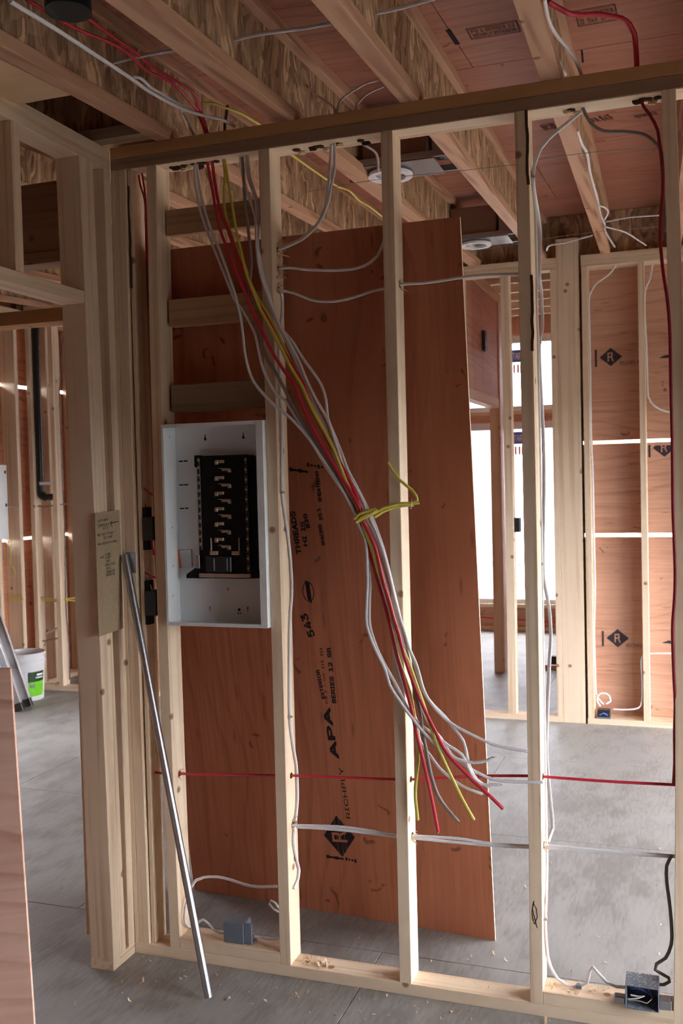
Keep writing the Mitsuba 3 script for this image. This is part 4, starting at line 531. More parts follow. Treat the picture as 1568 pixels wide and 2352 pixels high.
part(wf, 'lower_top_plate', box(-3.22, -1.2, 3.6, 3.689, 2.961, 3.0), 'm_wood_x')
part(wf, 'upper_top_plate', box(-3.22, -1.2, 3.6, 3.689, 3.0, 3.005 + .03), 'm_wood_x')
part(wf, 'back_panel', pbox(-2.45, 0.22, 3.69, 3.70, -0.02, 3.05), 'm_ply_far')
# the rest of the shell, out of view: right wall with openings added for skylight, rear wall set back to cut bounce
wg = thing('wall_right', 'plywood wall out of view at the right with openings added for daylight', 'wall', kind='structure')
for y0, y1, z0, z1 in ((-9.1, -1.75, -.02, 3.4), (-1.75, -0.4, -.02, .35), (-1.75, -0.4, 1.9, 3.4), (-0.4, 0.5, -.02, 3.4), (0.5, 3.3, 2.1, 3.4), (3.3, 3.7, -.02, 3.4)):
    part(wg, 'panel', pbox(3.8, 3.812, y0, y1, z0, z1), 'm_ply_left')
wh = thing('wall_rear', 'plywood wall behind the camera', 'wall', kind='structure')
for x0, x1, z0, z1 in ((-3.37, 3.81, -.02, 3.0),):
    part(wh, 'panel', pbox(x0, x1, -9.11, -9.1, z0, z1), 'm_osb_block')

# ================================================================== leaning plywood sheet with printed stamps
def P_sheet(x, z, out=0.0):
    w = z / 2.415; y = (1 - w) * (.435 + .075 * (1.033 - x)) + w * .0915
    return np.array([x, y - out, z])
def on_sheet(m):
    v = m.vertices; return np.array([P_sheet(a, c, b) for a, b, c in v])
def grid_sheet():
    nx, nz = 14, 26; th = 0.0125; V, F = [], []
    xs = np.linspace(-0.187, 1.033, nx); zs = np.linspace(0.0005, 2.4155, nz); idx = lambda s, i, j: s * nx * nz + i * nz + j
    for s in (0, 1):
        for x in xs:
            for z in zs: V.append(P_sheet(x, z, 0.0 if s == 0 else -th))
    for i in range(nx - 1):
        for j in range(nz - 1):
            a, b, c, d = idx(0, i, j), idx(0, i + 1, j), idx(0, i + 1, j + 1), idx(0, i, j + 1)
            F += [(a, b, c), (a, c, d)]; a, b, c, d = (q + nx * nz for q in (a, b, c, d)); F += [(a, c, b), (a, d, c)]
    return np.array(V), F, xs, zs, nx, nz, th
V, F, xs, zs, nx, nz, th = grid_sheet()
ps = thing('plywood_sheet', 'tall reddish plywood sheet leaning behind the stud wall with black stamps', 'plywood sheet')
part(ps, 'face', trimesh.Trimesh(V, F, process=False), 'm_ply_sheet', smooth=True)
def edge(pa, pb): 
    n = len(pa); return trimesh.Trimesh(np.vstack([pa, pb]), [f for i in range(n - 1) for f in ((i, i + 1, n + i + 1), (i, n + i + 1, n + i))], process=False)
part(ps, 'edge', edge([P_sheet(xs[-1] + .0003, z) for z in zs], [P_sheet(xs[-1] + .0003, z, -th) for z in zs]), 'm_ply_edge', 'pale raw edge')
part(ps, 'edge', edge([P_sheet(xs[0], z, -th) for z in zs], [P_sheet(xs[0], z) for z in zs]), 'm_ply_edge', 'pale raw edge')
part(ps, 'edge', edge([P_sheet(x, zs[-1]) for x in xs], [P_sheet(x, zs[-1], -th) for x in xs]), 'm_ply_edge', 'pale raw edge')
S = D['stamps']
def up_text(key, s, height, bold=False, cuts=0):
    (x0, z0), (x1, z1) = S[key]; L = math.hypot(x1 - x0, z1 - z0); m = text(s, L, height, bold > 0)
    if cuts:
        import manifold3d as mf
        for k in range(cuts):
            yk = height * (k + 1) / (cuts + 1); m = m.difference(pbox(-1, 2, yk - .0022, yk + .0022, -1, 1)) if m.is_volume else m
    v = m.vertices.copy(); ex = np.array([x1 - x0, z1 - z0]) / L; ey = np.array([-ex[1], ex[0]])
    q = np.array([x0, z0]) + v[:, :1] * ex + v[:, 1:2] * ey
    m.vertices = np.array([P_sheet(a, b, .0004 + c) for (a, b), c in zip(q, v[:, 2])])
    if bold: m = cat([m] + [trimesh.Trimesh(m.vertices + [dx, 0, dz], m.faces, process=False) for dx, dz in ((bold, 0), (-bold, 0), (0, 1.3 * bold), (0, -1.3 * bold))])
    part(ps, 'stamp', m, 'm_ink', 'black printed stamp')
for key, s, h, b in (('th', 'THREADS', .019, .0006), ('hi', 'HI  IS', .015, .0005), ('b2', 'B20', .014, .0005), ('shA', 'SHEATHING', .013, .0004), ('ps', 'PS 1', .013, .0004), ('sp', 'SPACING', .013, .0004), ('n543', '543', .027, .0007), ('ext', 'EXTERIOR', .013, .0004), ('ser', 'SERIES  12  SR', .015, .0005), ('sma', 'PS 1 - 09  III  III', .008, 0), ('apa', 'APA', .027, .0014), ('rich', 'RICHPLY', .016, 0)):
    up_text(key, s, h, b)
def flat_stamp(g, name='stamp'):
    m = extrude(g, .0004); m = m.subdivide().subdivide() if len(m.vertices) < 400 else m
    v = m.vertices; m.vertices = np.array([P_sheet(a, b, .0004 + c) for a, b, c in v]); part(ps, name, m, 'm_ink', 'black printed stamp')
for k in ('bar1', 'bar2', 'bar3', 'bar4'):
    (x0, z0), (x1, z1) = S[k]; n = max(3, int((x1 - x0) / .011)); gs = []
    for i in range(n):
        t0, t1 = i / n, (i + (1.0 if k in ('bar1', 'bar3') else .62)) / n
        h = .0035 + .003 * ((i * 7) % 3 == 0)
        gs.append(Polygon([(x0 + (x1 - x0) * t0, z0 + (z1 - z0) * t0 - h), (x0 + (x1 - x0) * t1, z0 + (z1 - z0) * t1 - h), (x0 + (x1 - x0) * t1, z0 + (z1 - z0) * t1 + h), (x0 + (x1 - x0) * t0, z0 + (z1 - z0) * t0 + h)]))
    u = gs[0]
    for g in gs[1:]: u = u.union(g)
    flat_stamp(u)
cx = (S['diaw'][0][0] + S['diaw'][1][0]) / 2; cz = (S['dia'][0][1] + S['dia'][1][1]) / 2
g = affinity.translate(affinity.rotate(diamond_R((S['dia'][0][1] - S['dia'][1][1]) / 2, (S['diaw'][1][0] - S['diaw'][0][0]) / 2), 94, origin=(0, 0)), cx, cz)
for dx in (-.012, .006, .02): g = g.difference(affinity.rotate(sbox(cx + dx, cz - .1, cx + dx + .002, cz + .1), 4, origin=(cx, cz)))
flat_stamp(g)
ex, ez = (S['ellw'][0][0] + S['ellw'][1][0]) / 2, (S['ell'][0][1] + S['ell'][1][1]) / 2
ring = affinity.scale(Point(0, 0).buffer(1, 24), .022, .036).difference(affinity.scale(Point(0, 0).buffer(1, 24), .0195, .0335))
flat_stamp(affinity.translate(ring, ex, ez))
(bx0, bz0), (bx1, bz1) = S['ellb']
flat_stamp(Polygon([(bx0 - .002, bz0), (bx0 + .014, bz0 - .006), (bx1 + .001, bz1 + .0), (bx1 - .014, bz1 + .016)]))

# ================================================================== electrical panel
pn = thing('breaker_box', 'open white metal breaker panel without cover mounted between two studs', 'electrical panel')
X0, X1, Z0, Z1, YB, YP = 0.0385, 0.4055, 1.146, 1.8145, 0.0715, -0.022
part(pn, 'back_plate', box(X0, X1, YB, YB + .0015, Z0, Z1, .0005), 'm_panel')
part(pn, 'side', box(X0, X0 + .0015, YP, YB, Z0, Z1, .0005), 'm_panel')
part(pn, 'side', box(X1 - .0015, X1, YP, YB, Z0, Z1, .0005), 'm_panel')
part(pn, 'side', box(X0 + .0016, X1 - .0016, YP, YB, Z1 - .0015, Z1, .0005), 'm_panel')
part(pn, 'side', box(X0 + .0016, X1 - .0016, YP, YB, Z0, Z0 + .0015, .0005), 'm_panel')
part(pn, 'lip', box(X0, X0 + .008, YP - .0018, YP - .0002, Z0, Z1, .0005), 'm_panel')
part(pn, 'lip', box(X1 - .024, X1, YP - .0018, YP - .0002, Z0, Z1, .0005), 'm_panel')
part(pn, 'lip', box(X0 + .0081, X1 - .0241, YP - .0018, YP - .0002, Z1 - .012, Z1, .0005), 'm_panel')
part(pn, 'lip', box(X0 + .0081, X1 - .0241, YP - .0018, YP - .0002, Z0, Z0 + .012, .0005), 'm_panel')
Q = D['panel']
(bx0, _, bz1), (bx1, _, bz0) = Q['base']
part(pn, 'bus_base', box(bx0, bx1, .036, .066, bz0, bz1, .002), 'm_black', 'black plastic bus assembly')
for (x, y, z), s in zip(Q['ear'], (0, 1)): part(pn, 'base_ear', box(x - (0 if s == 0 else .020), x + (.020 if s == 0 else 0), .040, .068, z - .04, z, .002), 'm_black', 'black plastic mounting ear')
for (x, y, z), s in zip(Q['foot'], (-1, 1)): 
    xi = bx0 if s < 0 else bx1
    part(pn, 'base_foot', trimesh.convex.convex_hull(np.array([(x, yy_, z - .007) for yy_ in (.04, .068)] + [(x, yy_, z + .006) for yy_ in (.04, .068)] + [(xi, yy_, z - .007) for yy_ in (.04, .068)] + [(xi, yy_, z + .05) for yy_ in (.04, .068)])), 'm_black', 'black plastic foot')
part(pn, 'side_rail', box(bx1 - .001, bx1 + .022, .046, .068, bz0, bz1 - .004, .002), 'm_black', 'black plastic rail')
part(pn, 'side_rail', box(bx0 - .022, bx0 + .001, .048, .068, bz0 + .03, bz1 - .004, .002), 'm_black', 'black plastic rail')
for p in Q['stabL']:
    x, z = p[0], p[2]; part(pn, 'contact', cat([box(x - .0155, x + .0155, .026, .034, z - .0045, z + .0055, .001), box(x - .0165, x - .006, .024, .034, z - .009, z + .003, .001)]), 'm_contact', 'metal breaker contact')
for p in Q['stabR']:
    x, z = p[0], p[2]; part(pn, 'contact', cat([box(x - .0155, x + .0155, .026, .034, z - .0035, z + .0055, .001), box(x + .008, x + .018, .024, .034, z - .009, z + .003, .001), box(x - .028, x - .014, .029, .034, z + .004, z + .0065, .0005)]), 'm_contact', 'metal breaker contact')
for k in ('barL', 'barR'):
    (x0, y, z1), (x1, _, z0) = Q[k]; x = (x0 + x1) / 2
    nb = part(pn, 'neutral_bar', box(x - .0045, x + .0045, y, .037, z0, z1, .001), 'm_dark_metal', 'metal terminal bar')
    n = 24
    for i in range(n):
        z = z0 + (z1 - z0) * (i + .5) / n; part(nb, 'screw', cyl((x, y + .0005, z), (x, y - .0025, z), .0042 if i % 2 else .003, 8), 'm_contact' if i % 2 else 'm_black')
for k, s in (('lugL', 1), ('lugR', -1)):
    (xa, y, z1), (xb, _, z0) = Q[k]
    part(pn, 'lug', cat([box(min(xa, xa + .004 * s), max(xa, xa + .004 * s), y, .036, z0, z1, .0008), box(min(xa, xb), max(xa, xb), y - .006, .036, z0, z0 + .013, .001)]), 'm_contact', 'metal main lug')
(x0, y, z1), (x1, _, z0) = Q['main']
part(pn, 'main_breaker_seat', box(x0, x1, y, .037, z0, z1, .003), 'm_teal_black', 'dark main breaker seat')
for t in (.32, .82): part(pn, 'seat_highlight', box(x0 + (x1 - x0) * t, x0 + (x1 - x0) * t + .005, y - .002, y + .001, z0 + .006, z1 - .006, .001), 'm_pvc_box')  # blue-grey strips standing in for highlights on the dark seat
(x0, y, z1), (x1, _, z0) = Q['strip']
part(pn, 'mounting_strip', box(x0, x1, y, .04, z0, z1, .001), 'm_contact', 'metal strip under the bus')
for t in (.06, .16, .3, .37, .52, .8, .93): part(pn, 'strip_screw', cyl((x0 + (x1 - x0) * t, y + .001, (z0 + z1) / 2), (x0 + (x1 - x0) * t, y - .002, (z0 + z1) / 2), .0035, 8), 'm_steel')
(x0, y, z1), (x1, _, z0) = Q['lugbar']; part(pn, 'lug_label', box(x0, x1, .034, .05, z0, z1, .001), 'm_steel')
for p in Q['keys']:
    k = cat([cyl((p[0], YB + .0008, p[2] - .003), (p[0], YB - .0006, p[2] - .003), .0050, 14), box(p[0] - .0018, p[0] + .0018, YB - .0006, YB + .0008, p[2], p[2] + .012, .0003)]); part(pn, 'keyhole', k, 'm_hole', 'dark keyhole slot')
for i, p in enumerate(Q['orange']):
    k = [cyl((p[0], YB + .0008, p[2] + .003), (p[0], YB - .0006, p[2] + .003), .0042, 12)]
    if i: k.append(box(p[0] - .0016, p[0] + .0016, YB - .0006, YB + .0008, p[2] - .010, p[2], .0003))
    part(pn, 'knockout', cat(k), 'm_orange', 'small orange hole showing plywood')
for p in Q['dark']: part(pn, 'knockout', cat([cyl((p[0], YB + .0008, p[2]), (p[0], YB - .0006, p[2]), .0048, 14), cyl((p[0] - .004, YB + .0008, p[2] - .012), (p[0] - .004, YB - .0006, p[2] - .012), .0026, 10), cyl((p[0] + .004, YB + .0008, p[2] - .012), (p[0] + .004, YB - .0006, p[2] - .012), .0026, 10)]), 'm_black')
for a, b in Q['slots']: part(pn, 'slot', cat([box(a[0] + .003, a[0] + .019, YB - .0006, YB + .0008, a[2] - .0022, a[2] + .0022, .0003), box(a[0] + .022, b[0], YB - .0006, YB + .0008, a[2] - .002, a[2] + .0026, .0003)]), 'm_black', 'dark slot')
(x0, _, z1), (x1, _, z0) = Q['sticker']; part(pn, 'plastic_bag', box(x0 + .006, x1 - .004, YB - .004, YB - .0008, z0, z1, .0008), 'm_film', 'clear plastic pouch')
(x0, y, z1), (x1, _, z0) = Q['osticker']; part(pn, 'orange_tag', bar((x0 + .006, YB - .006, z1), (x1 - .0, YB - .006, z0), .006, .004, up=(0, 1, 0)), 'm_orange', 'orange tag')
for y, z in ((.03, 1.775), (.03, 1.34), (.02, 1.24), (.03, 1.47)): part(pn, 'side_screw', cyl((X0 + .001, y, z), (X0 + .003, y, z), .0032, 10), 'm_steel')

# ================================================================== cable bundle
W_, R_, Y_, G_ = 'm_white_cable', 'm_red_cable', 'm_yellow_cable', 'm_grey_cable'
def cable(key, m, label, group=None, ra=.0048, rb=.0034, ends=None, c='cable', name='electrical_cable'):
    k = thing(name, label, c, group)
    if ends is None: scene[k] = mikit.ply(tube(D[key], ra, rb), m, True)
    else:
        part(k, 'sheath', tube(D[key], ra, rb), m, smooth=True)
        P = spline(D[key]); d = P[-1] - P[-3]; d /= np.linalg.norm(d)
        part(k, 'wire_end', cyl(P[-1], P[-1] + d * ends, .0016, 8), 'm_contact' if m != G_ else 'm_dark_cable')
    return k
BG = 'cables of the tied bundle'
cable('W1', W_, 'pale grey cable of the tied bundle drooping farthest left below the yellow tie', BG, ends=.004)
cable('W2', W_, 'pale grey cable twisted beside the leftmost drooping one in the bundle', BG, ends=.004)
cable('W3', G_, 'dark grey cable of the bundle with its free end bent right above the floor', BG, .0055, .004, ends=.004)
cable('W4', W_, 'pale grey cable of the bundle with an S-shaped end near the red tip', BG, ends=.004)
cable('W5', W_, 'pale grey cable of the bundle sweeping highest right to the fourth stud', BG)
cable('W6', W_, 'pale grey cable bowing out right above the tie and ending across the fourth stud', BG)
cable('W7', W_, 'short pale grey cable of the bundle ending lowest among the white ends', BG, ends=.004)
cable('R1', R_, 'red cable of the bundle whose pinkish end points farthest right', BG, .0055, .0038, ends=.004)
cable('R2', R_, 'red cable of the bundle hanging lowest with its end straight down', BG, .0058, .004, ends=.004)
cable('Y1', Y_, 'yellow cable of the bundle ending right of the red one', BG, .0052, .0036, ends=.004)
cable('Y2', Y_, 'yellow cable of the bundle ending in front of the third stud', BG, .0052, .0036, ends=.004)
t = thing('cable_tie', 'yellow cable looped round the bundle and stapled to the third stud', 'cable tie')
for k in ('tieA', 'tieB', 'tieC', 'tieD'): part(t, 'strand', tube(D[k], .0046, .0036, wide=(0, 0, 1)), Y_, smooth=True)
p = D['tieB'][6]; part(t, 'staple', cat([cyl((p[0], p[1] - .008, p[2] - .016), (p[0] + .004, p[1] - .009, p[2] + .012), .0011, 6), cyl((p[0] + .004, p[1] - .009, p[2] + .012), (p[0] - .003, p[1] - .003, p[2] + .018), .0011, 6), cyl((p[0], p[1] - .008, p[2] - .016), (p[0] - .006, p[1] - .003, p[2] - .014), .0011, 6)]), 'm_steel', 'thin wire staple')

# ------------------------------------------------------------------ other cables on the middle wall
cable('upA', W_, 'white cable dropping from the top plate into the second stud, left of its twin')
cable('upB', W_, 'white cable dropping from the top plate into the second stud, right of its twin')
cable('midA', W_, 'white cable leaving the second stud and curling up behind the third stud', None, .0045, .0034)
cable('midB', W_, 'white cable sagging from the second stud through the third to the fourth', None, .0045, .0034)
cable('vertA', W_, 'white cable running down the right face of the second stud')
cable('redH', R_, 'long red cable running level through all the studs at knee height', None, .0045, .0045)
HG = 'white cables through the studs below the red one'
cable('whH1', W_, 'upper of two twin white cables through the studs below the red one', HG)
cable('whH2', W_, 'lower of two twin white cables through the studs below the red one', HG)
cable('sideA', W_, 'white cable arching from the top plate down the outer side of the fourth stud', None, .0055, .004)
cable('sideB', W_, 'white cable stapled close along the right face of the fourth stud')
cable('floorB', W_, 'white cable rising in a hump into the lower right metal box', None, .005, .004)
cable('plateR', G_, 'grey cable arching from the top plate to the rightmost stud', None, .005, .004)
cable('redV', 'm_dark_red', 'dark red cable hanging full height along the rightmost stud', None, .0046, .0036)
cable('darkV', 'm_dark_cable', 'dark cable wriggling down the rightmost stud to the metal box', None, .005, .004)
cable('boxL', W_, 'white cable bending off the first stud above the small grey box')
cable('boxL2', W_, 'white cable down the right face of the first stud to its foot')
cable('boxL3', W_, 'white cable humped into the left side of the small grey box')
cable('boxL4', W_, 'white cable end leaving the right side of the small grey box')
cable('boxL5', W_, 'white cable coil lying on the floor behind the second stud', None, .004, .0034)
for i, (dx, key, idx, lab) in enumerate(((0, 'vertA', 8, 'on the second stud beside the panel'), (0, 'vertA', 15, 'on the second stud above the red cable'), (0, 'vertA', 19, 'on the second stud below the red cable'), (0, 'sideA', 7, 'high on the fourth stud'), (0, 'sideA', 15, 'on the fourth stud at the far window'), (0, 'sideB', 12, 'on the fourth stud at chest height'), (0, 'sideB', 23, 'on the fourth stud below the white cables'))):
    p = D[key][idx]; single('cable_staple', box(p[0] - .009, p[0] + .006, p[1] - .007, p[1] + .007, p[2] - .004, p[2] + .004, .001), 'm_steel', 'small grey cable staple ' + lab, 'staple', 'cable staples')
p = D['floorB'][4]; single('cable_staple', box(p[0] - .008, p[0] + .008, p[1] - .008, p[1] + .008, p[2] - .006, p[2] + .007, .001), 'm_dusty_box', 'small grey cable staple on the plate block by the lower right box', 'staple', 'cable staples')

# ------------------------------------------------------------------ cables overhead and beyond
cable('ceilW', W_, 'thick white cable running down the first joist web to the top plate', None, .0062, .0048)
cable('ceilW2', W_, 'short white cable looping off the first joist web', None, .005, .004)
cable('ceilR1', R_, 'red cable slung along the first joist, the lower of two', None, .0052, .0042)
cable('ceilR2', R_, 'red cable slung along the first joist, the upper of two', None, .0052, .0042)
cable('crossA', W_, 'grey cable crossing between the first and second joists', None, .006, .0045)
cable('crossB', W_, 'grey cable crossing between the second and third joists', None, .006, .0045)
cable('crossC', W_, 'grey cable crossing past the third joist at the top edge', None, .006, .0045)
cable('yelC', Y_, 'yellow cable lying over the top plate near the second joist', None, .005, .004)
cable('yelV', 'm_dark_cable', 'dark cable dropping into the top plate beside the yellow one', None, .005, .004)
cable('lpA', W_, 'white cable dropping into the top plate from the left of the loop pair')
cable('lpB', W_, 'white cable arching rightward from the top plate, the longer one')
cable('lpC', W_, 'white cable arching rightward from the top plate, the shorter one')
cable('lpD', W_, 'short white cable dropping into the top plate beside the red pair')
cable('redT', R_, 'thick red cable bending across the ceiling into the top plate at right', None, .0075, .006)
cable('whT', W_, 'white cable along the fourth joist into the top plate', None, .005, .004)
cable('whT2', W_, 'short white cable beside the fourth joist at the top plate', None, .005, .004)
cable('whD', W_, 'white cable stapled along the fourth joist beyond the wall', None, .006, .005)
cable('whDa', W_, 'small white cable loop on the fourth joist', None, .005, .004)
cable('whDb', W_, 'white cable branching right and down from the fourth joist', None, .005, .004)
cable('whDc', W_, 'white cable branching level right from the fourth joist', None, .005, .004)
cable('whDd', W_, 'white cable running left from the fourth joist over the post', None, .006, .005)
cable('yelB', Y_, 'yellow cable sagging diagonally along the second joist beyond the wall', None, .005, .004)
cable('canC', G_, 'grey cable arching from the top plate to the nearer ceiling can')
cable('strA', 'm_string', 'thin grey string stretched under the joists', None, .0012, .0012, c='string', name='string_line')
cable('strB', 'm_string', 'thin grey string stretched at the far wall top', None, .0012, .0012, c='string', name='string_line')
cable('frA', W_, 'white cable down the first far stud to the low wall box', None, .006, .005)
cable('frB', W_, 'white cable curving off the second far stud to the right', None, .006, .005)
cable('frC', W_, 'white cable ring above the low far wall box', None, .006, .005)
cable('frD', W_, 'white cable leaving the low far wall box to the right', None, .005, .004)
cable('lrY1', Y_, 'yellow cable through the back left studs, the upper of two', None, .006, .005)
cable('lrY2', Y_, 'yellow cable through the back left studs, the lower of two', None, .006, .005)
cable('lrY3', Y_, 'yellow cable left of the outer stud, the upper of two', None, .006, .005)
cable('lrY4', Y_, 'yellow cable left of the outer stud, the lower of two', None, .006, .005)
cable('lrY5', Y_, 'thin yellow cable hanging round the small dark box at left', None, .004, .004)
cable('lrW1', W_, 'white cable stub rising right between the back left studs', None, .007, .006)
cable('lrW2', G_, 'grey cable level between the back left studs below the white stub', None, .005, .004)
cable('lrW3', G_, 'grey cable level between the back left studs below the pipe', None, .005, .004)
cable('lrW4', W_, 'white cable level beside the white board in the left room', None, .006, .005)
cable('lrB', 'm_dark_cable', 'dark thin cable running down the stud right of the black pipe', None, .005, .004)
for k, m, lab in (('dbR1', R_, 'red wire looping above the upper dark device box'), ('dbR2', R_, 'red wire entering the top of the upper dark device box'), ('dbR3', R_, 'red wire leaving the bottom of the upper dark device box'), ('dbR4', R_, 'red wire slanting between the two dark device boxes'), ('dbW1', W_, 'pale wire slanting into the lower dark device box'), ('dbW2', W_, 'pale wire dropping straight into the lower dark device box'), ('dbT1', R_, 'red wire hanging under the plate left of the first stud, left one'), ('dbT2', R_, 'red wire hanging under the plate left of the first stud, right one')):
    cable(k, m, lab, None, .0036, .003)
cable('alR', R_, 'pink red cable running level under the bay window sill', None, .008, .007)

# ================================================================== boxes, conduit, note
b = thing('device_box', 'dark plastic device box beside the first stud, the upper one', 'electrical box')
part(b, 'body', box(-.0625, -.021, .006, .062, 1.428, 1.507, .002), 'm_device_box'); part(b, 'bracket', box(-.0635, -.048, .012, .05, 1.395, 1.54, .001), 'm_black')
b = thing('device_box', 'dark plastic device box beside the first stud, the lower one', 'electrical box')
part(b, 'body', box(-.0625, -.018, .006, .062, 1.172, 1.256, .002), 'm_device_box'); part(b, 'bracket', box(-.0635, -.05, .012, .05, 1.14, 1.29, .001), 'm_black')
b = thing('junction_box', 'small blue grey junction box on the plate block below the panel', 'electrical box')
part(b, 'body', box(.197, .272, .012, .075, .0768, .147, .003), 'm_pvc_box'); part(b, 'flange', box(.2725, .300, .014, .022, .08, .150, .001), 'm_dusty_box')
part(b, 'clamp', cat([cyl((.274, .03, .10), (.300, .03, .10), .008, 12), box(.28, .305, .024, .05, .0768, .088, .001)]), 'm_steel')
b = thing('junction_box', 'dusty blue grey open metal box on the lower right plate block', 'electrical box')
x0, x1, y0, y1, z0, z1 = 1.495, 1.5875, -.024, .058, .0768, .1455
for q in ((x0, x1, y0, y1, z1 - .003, z1), (x0, x1, y0, y1, z0, z0 + .003), (x0, x0 + .003, y0, y1, z0 + .003, z1 - .003), (x1 - .003, x1, y0, y1, z0 + .003, z1 - .003), (x0 + .003, x1 - .003, y1 - .003, y1, z0 + .003, z1 - .003)): part(b, 'side', box(*q, .0008), 'm_dusty_box')
part(b, 'clamp', box(1.462, 1.4945, -.006, .02, .0768, .098, .003), 'm_steel'); part(b, 'bracket', box(1.588, 1.622, -.004, .03, .0768, .105, .002), 'm_steel')
part(b, 'wire', tube([(1.502, -.012, .098), (1.525, -.016, .106), (1.548, -.018, .118), (1.53, -.014, .112), (1.51, -.012, .112)], .0024, .0024), W_, 'white wire inside', True)
part(b, 'wire', tube([(1.505, -.01, .094), (1.53, -.015, .100), (1.555, -.016, .097), (1.57, -.01, .110), (1.56, .01, .122)], .002, .002), 'm_contact', smooth=True)
part(b, 'wire', tube([(1.51, .01, .12), (1.53, 0, .128), (1.55, .005, .120), (1.56, .02, .105)], .0024, .0024), 'm_blue', 'blue wire inside', True)
c0, c1 = np.array((.2535, -.2125, .0135)), np.array((-.1165, -.0205, 1.381))
co = thing('conduit_pipe', 'long shiny galvanised steel conduit leaning from floor to the corner studs', 'pipe')
part(co, 'tube', cyl(c0, c1, .0128, 28), 'm_galvanised', smooth=40)
for t_ in (.30, .39, .495, .60, .69): part(co, 'joint_ring', cyl(c0 + (c1 - c0) * t_, c0 + (c1 - c0) * (t_ + .0022), .0133, 28), 'm_steel', 'darker ring', 40)
single('nail_plate', box(-.124, -.083, -.0032, -.0006, 1.318, 1.389, .0008), 'm_steel', 'small grey steel nail plate behind the top of the leaning conduit', 'metal plate')
# cardboard note
A, B, Cc, Dd = np.array((-.172, -.17, 1.528)), np.array((-.147, -.015, 1.534)), np.array((-.147, -.0165, 1.131)), np.array((-.172, -.17, 1.126))
nu = np.cross(B - A, Dd - A); nu /= np.linalg.norm(nu); nu = nu if nu @ (CAM - A) > 0 else -nu
A, B, Cc, Dd = (q + np.array([.036, 0, 0]) for q in (A, B, Cc, Dd)); B = B + [0, 0, 0]
B[0] = Cc[0] = -.1355; A[0] = Dd[0] = -.1325; B[1] = Cc[1] = -.018
nt = thing('cardboard_note', 'brown cardboard note with handwritten list hung on the left wall corner', 'note')
def note_pt(u, v, out=0.0):
    p = (A * (1 - u) + B * u) * (1 - v) + (Dd * (1 - u) + Cc * u) * v
    return p
NB = np.cross(B - A, Dd - A); NB /= np.linalg.norm(NB); NB = NB if NB @ (CAM - A) > 0 else -NB
m = trimesh.convex.convex_hull(np.array([note_pt(u, v) + NB * o for u in (0, 1) for v in (0, 1) for o in (0, .0035)])); part(nt, 'sheet', m, 'm_card')
NL = [(.08, .075, .46, '1/2 EMT'), (.10, .115, .44, 'CIRCUIT'), (.28, .14, .20, '12-2'), (.07, .19, .62, 'REC KITCHEN'), (.30, .22, .36, '20 AMP'), (.07, .265, .78, 'P/L BEDROOMS'), (.15, .375, .14, '14/2'), (.36, .36, .18, 'FAN'), (.36, .385, .22, 'LIGHT'), (.38, .415, .16, 'RNG'), (.34, .445, .38, 'DRYER'), (.36, .475, .2, 'AC'), (.38, .505, .34, 'SMOKE'), (.36, .53, .34, 'GARAGE')]
eu = (B - A) / np.linalg.norm(B - A); LU = np.linalg.norm(B - A); LV = np.linalg.norm(Dd - A); ev = (Dd - A) / LV
for u, v, w, s in NL:
    mm = text(s, w * LU, .0085); q = mm.vertices
    mm.vertices = note_pt(u, v) + q[:, :1] * eu - q[:, 1:2] * ev + (q[:, 2:] + .0038) * NB
    part(nt, 'handwriting', mm, 'm_ink')
a0, a1 = note_pt(.92, .095) + NB * .004, note_pt(.60, .10) + NB * .004
part(nt, 'arrow', cat([bar(a0, a1, .0022, .0006, up=NB), bar(a1, note_pt(.66, .085) + NB * .004, .002, .0006, up=NB), bar(a1, note_pt(.66, .125) + NB * .004, .002, .0006, up=NB)]), 'm_ink', 'handwritten arrow')


# foreground plywood sheet
fp = thing('plywood_sheet', 'pinkish plywood sheet standing on edge at the lower left corner', 'plywood sheet')
pts = np.array([(-2.19, 0.0), (.298, 0.0), (.262, 1.2195), (-2.19, 1.2195)])
m = extrude(Polygon(pts), .018); v = m.vertices; s = v[:, 0] - .292; m.vertices = np.stack([.292 + s * .883 - v[:, 2] * .469, -1.1 + s * .469 + v[:, 2] * .883, v[:, 1]], 1); m.fix_normals()
part(fp, 'face', m, 'm_ply_pink')

# ================================================================== left room things
def arc(c, r, a0, a1, ax, ay, n=8): return [np.array(c) + r * (math.cos(t) * np.array(ax) + math.sin(t) * np.array(ay)) for t in np.linspace(a0, a1, n)]
dp = thing('drain_pipe', 'black plastic drain pipe with an elbow between studs in the left room', 'pipe')
xp, yp = -3.155, 3.655
part(dp, 'riser', tube([(xp, yp, 1.56), (xp, yp, 2.2), (xp, yp, 2.95)], .030, .030, 20, step=.2), 'm_abs', smooth=40)
part(dp, 'elbow', tube([(xp, yp, 1.60)] + arc((xp + .05, yp, 1.58), .05, math.pi, 1.5 * math.pi, (1, 0, 0), (0, 0, 1)) + [(xp + .06, yp, 1.53)], .032, .032, 20), 'm_abs', smooth=40)
part(dp, 'branch', tube([(xp + .05, yp, 1.53), (xp + .15, yp, 1.532)], .026, .026, 20, step=.05), 'm_abs', smooth=40)
single('pipe_strap', box(-3.14, -3.02, 3.615, 3.63, 1.628, 1.652, .003), 'm_white', 'pale plastic strap across the black drain pipe', 'strap')
pb = thing('white_board', 'pale grey board with two dark square holes at the left edge', 'board')
BZ0, BZ1 = 1.222, 1.787
part(pb, 'board', box(-3.216, -3.206, 2.75, 3.314, BZ0, BZ1, .002), 'm_panel')
for z in (BZ1 - .055, BZ0 + (BZ1 - BZ0) * .46): part(pb, 'hole', box(-3.2065, -3.2052, 3.285, 3.305, z - .012, z + .012, .0004), 'm_black', 'dark square hole')
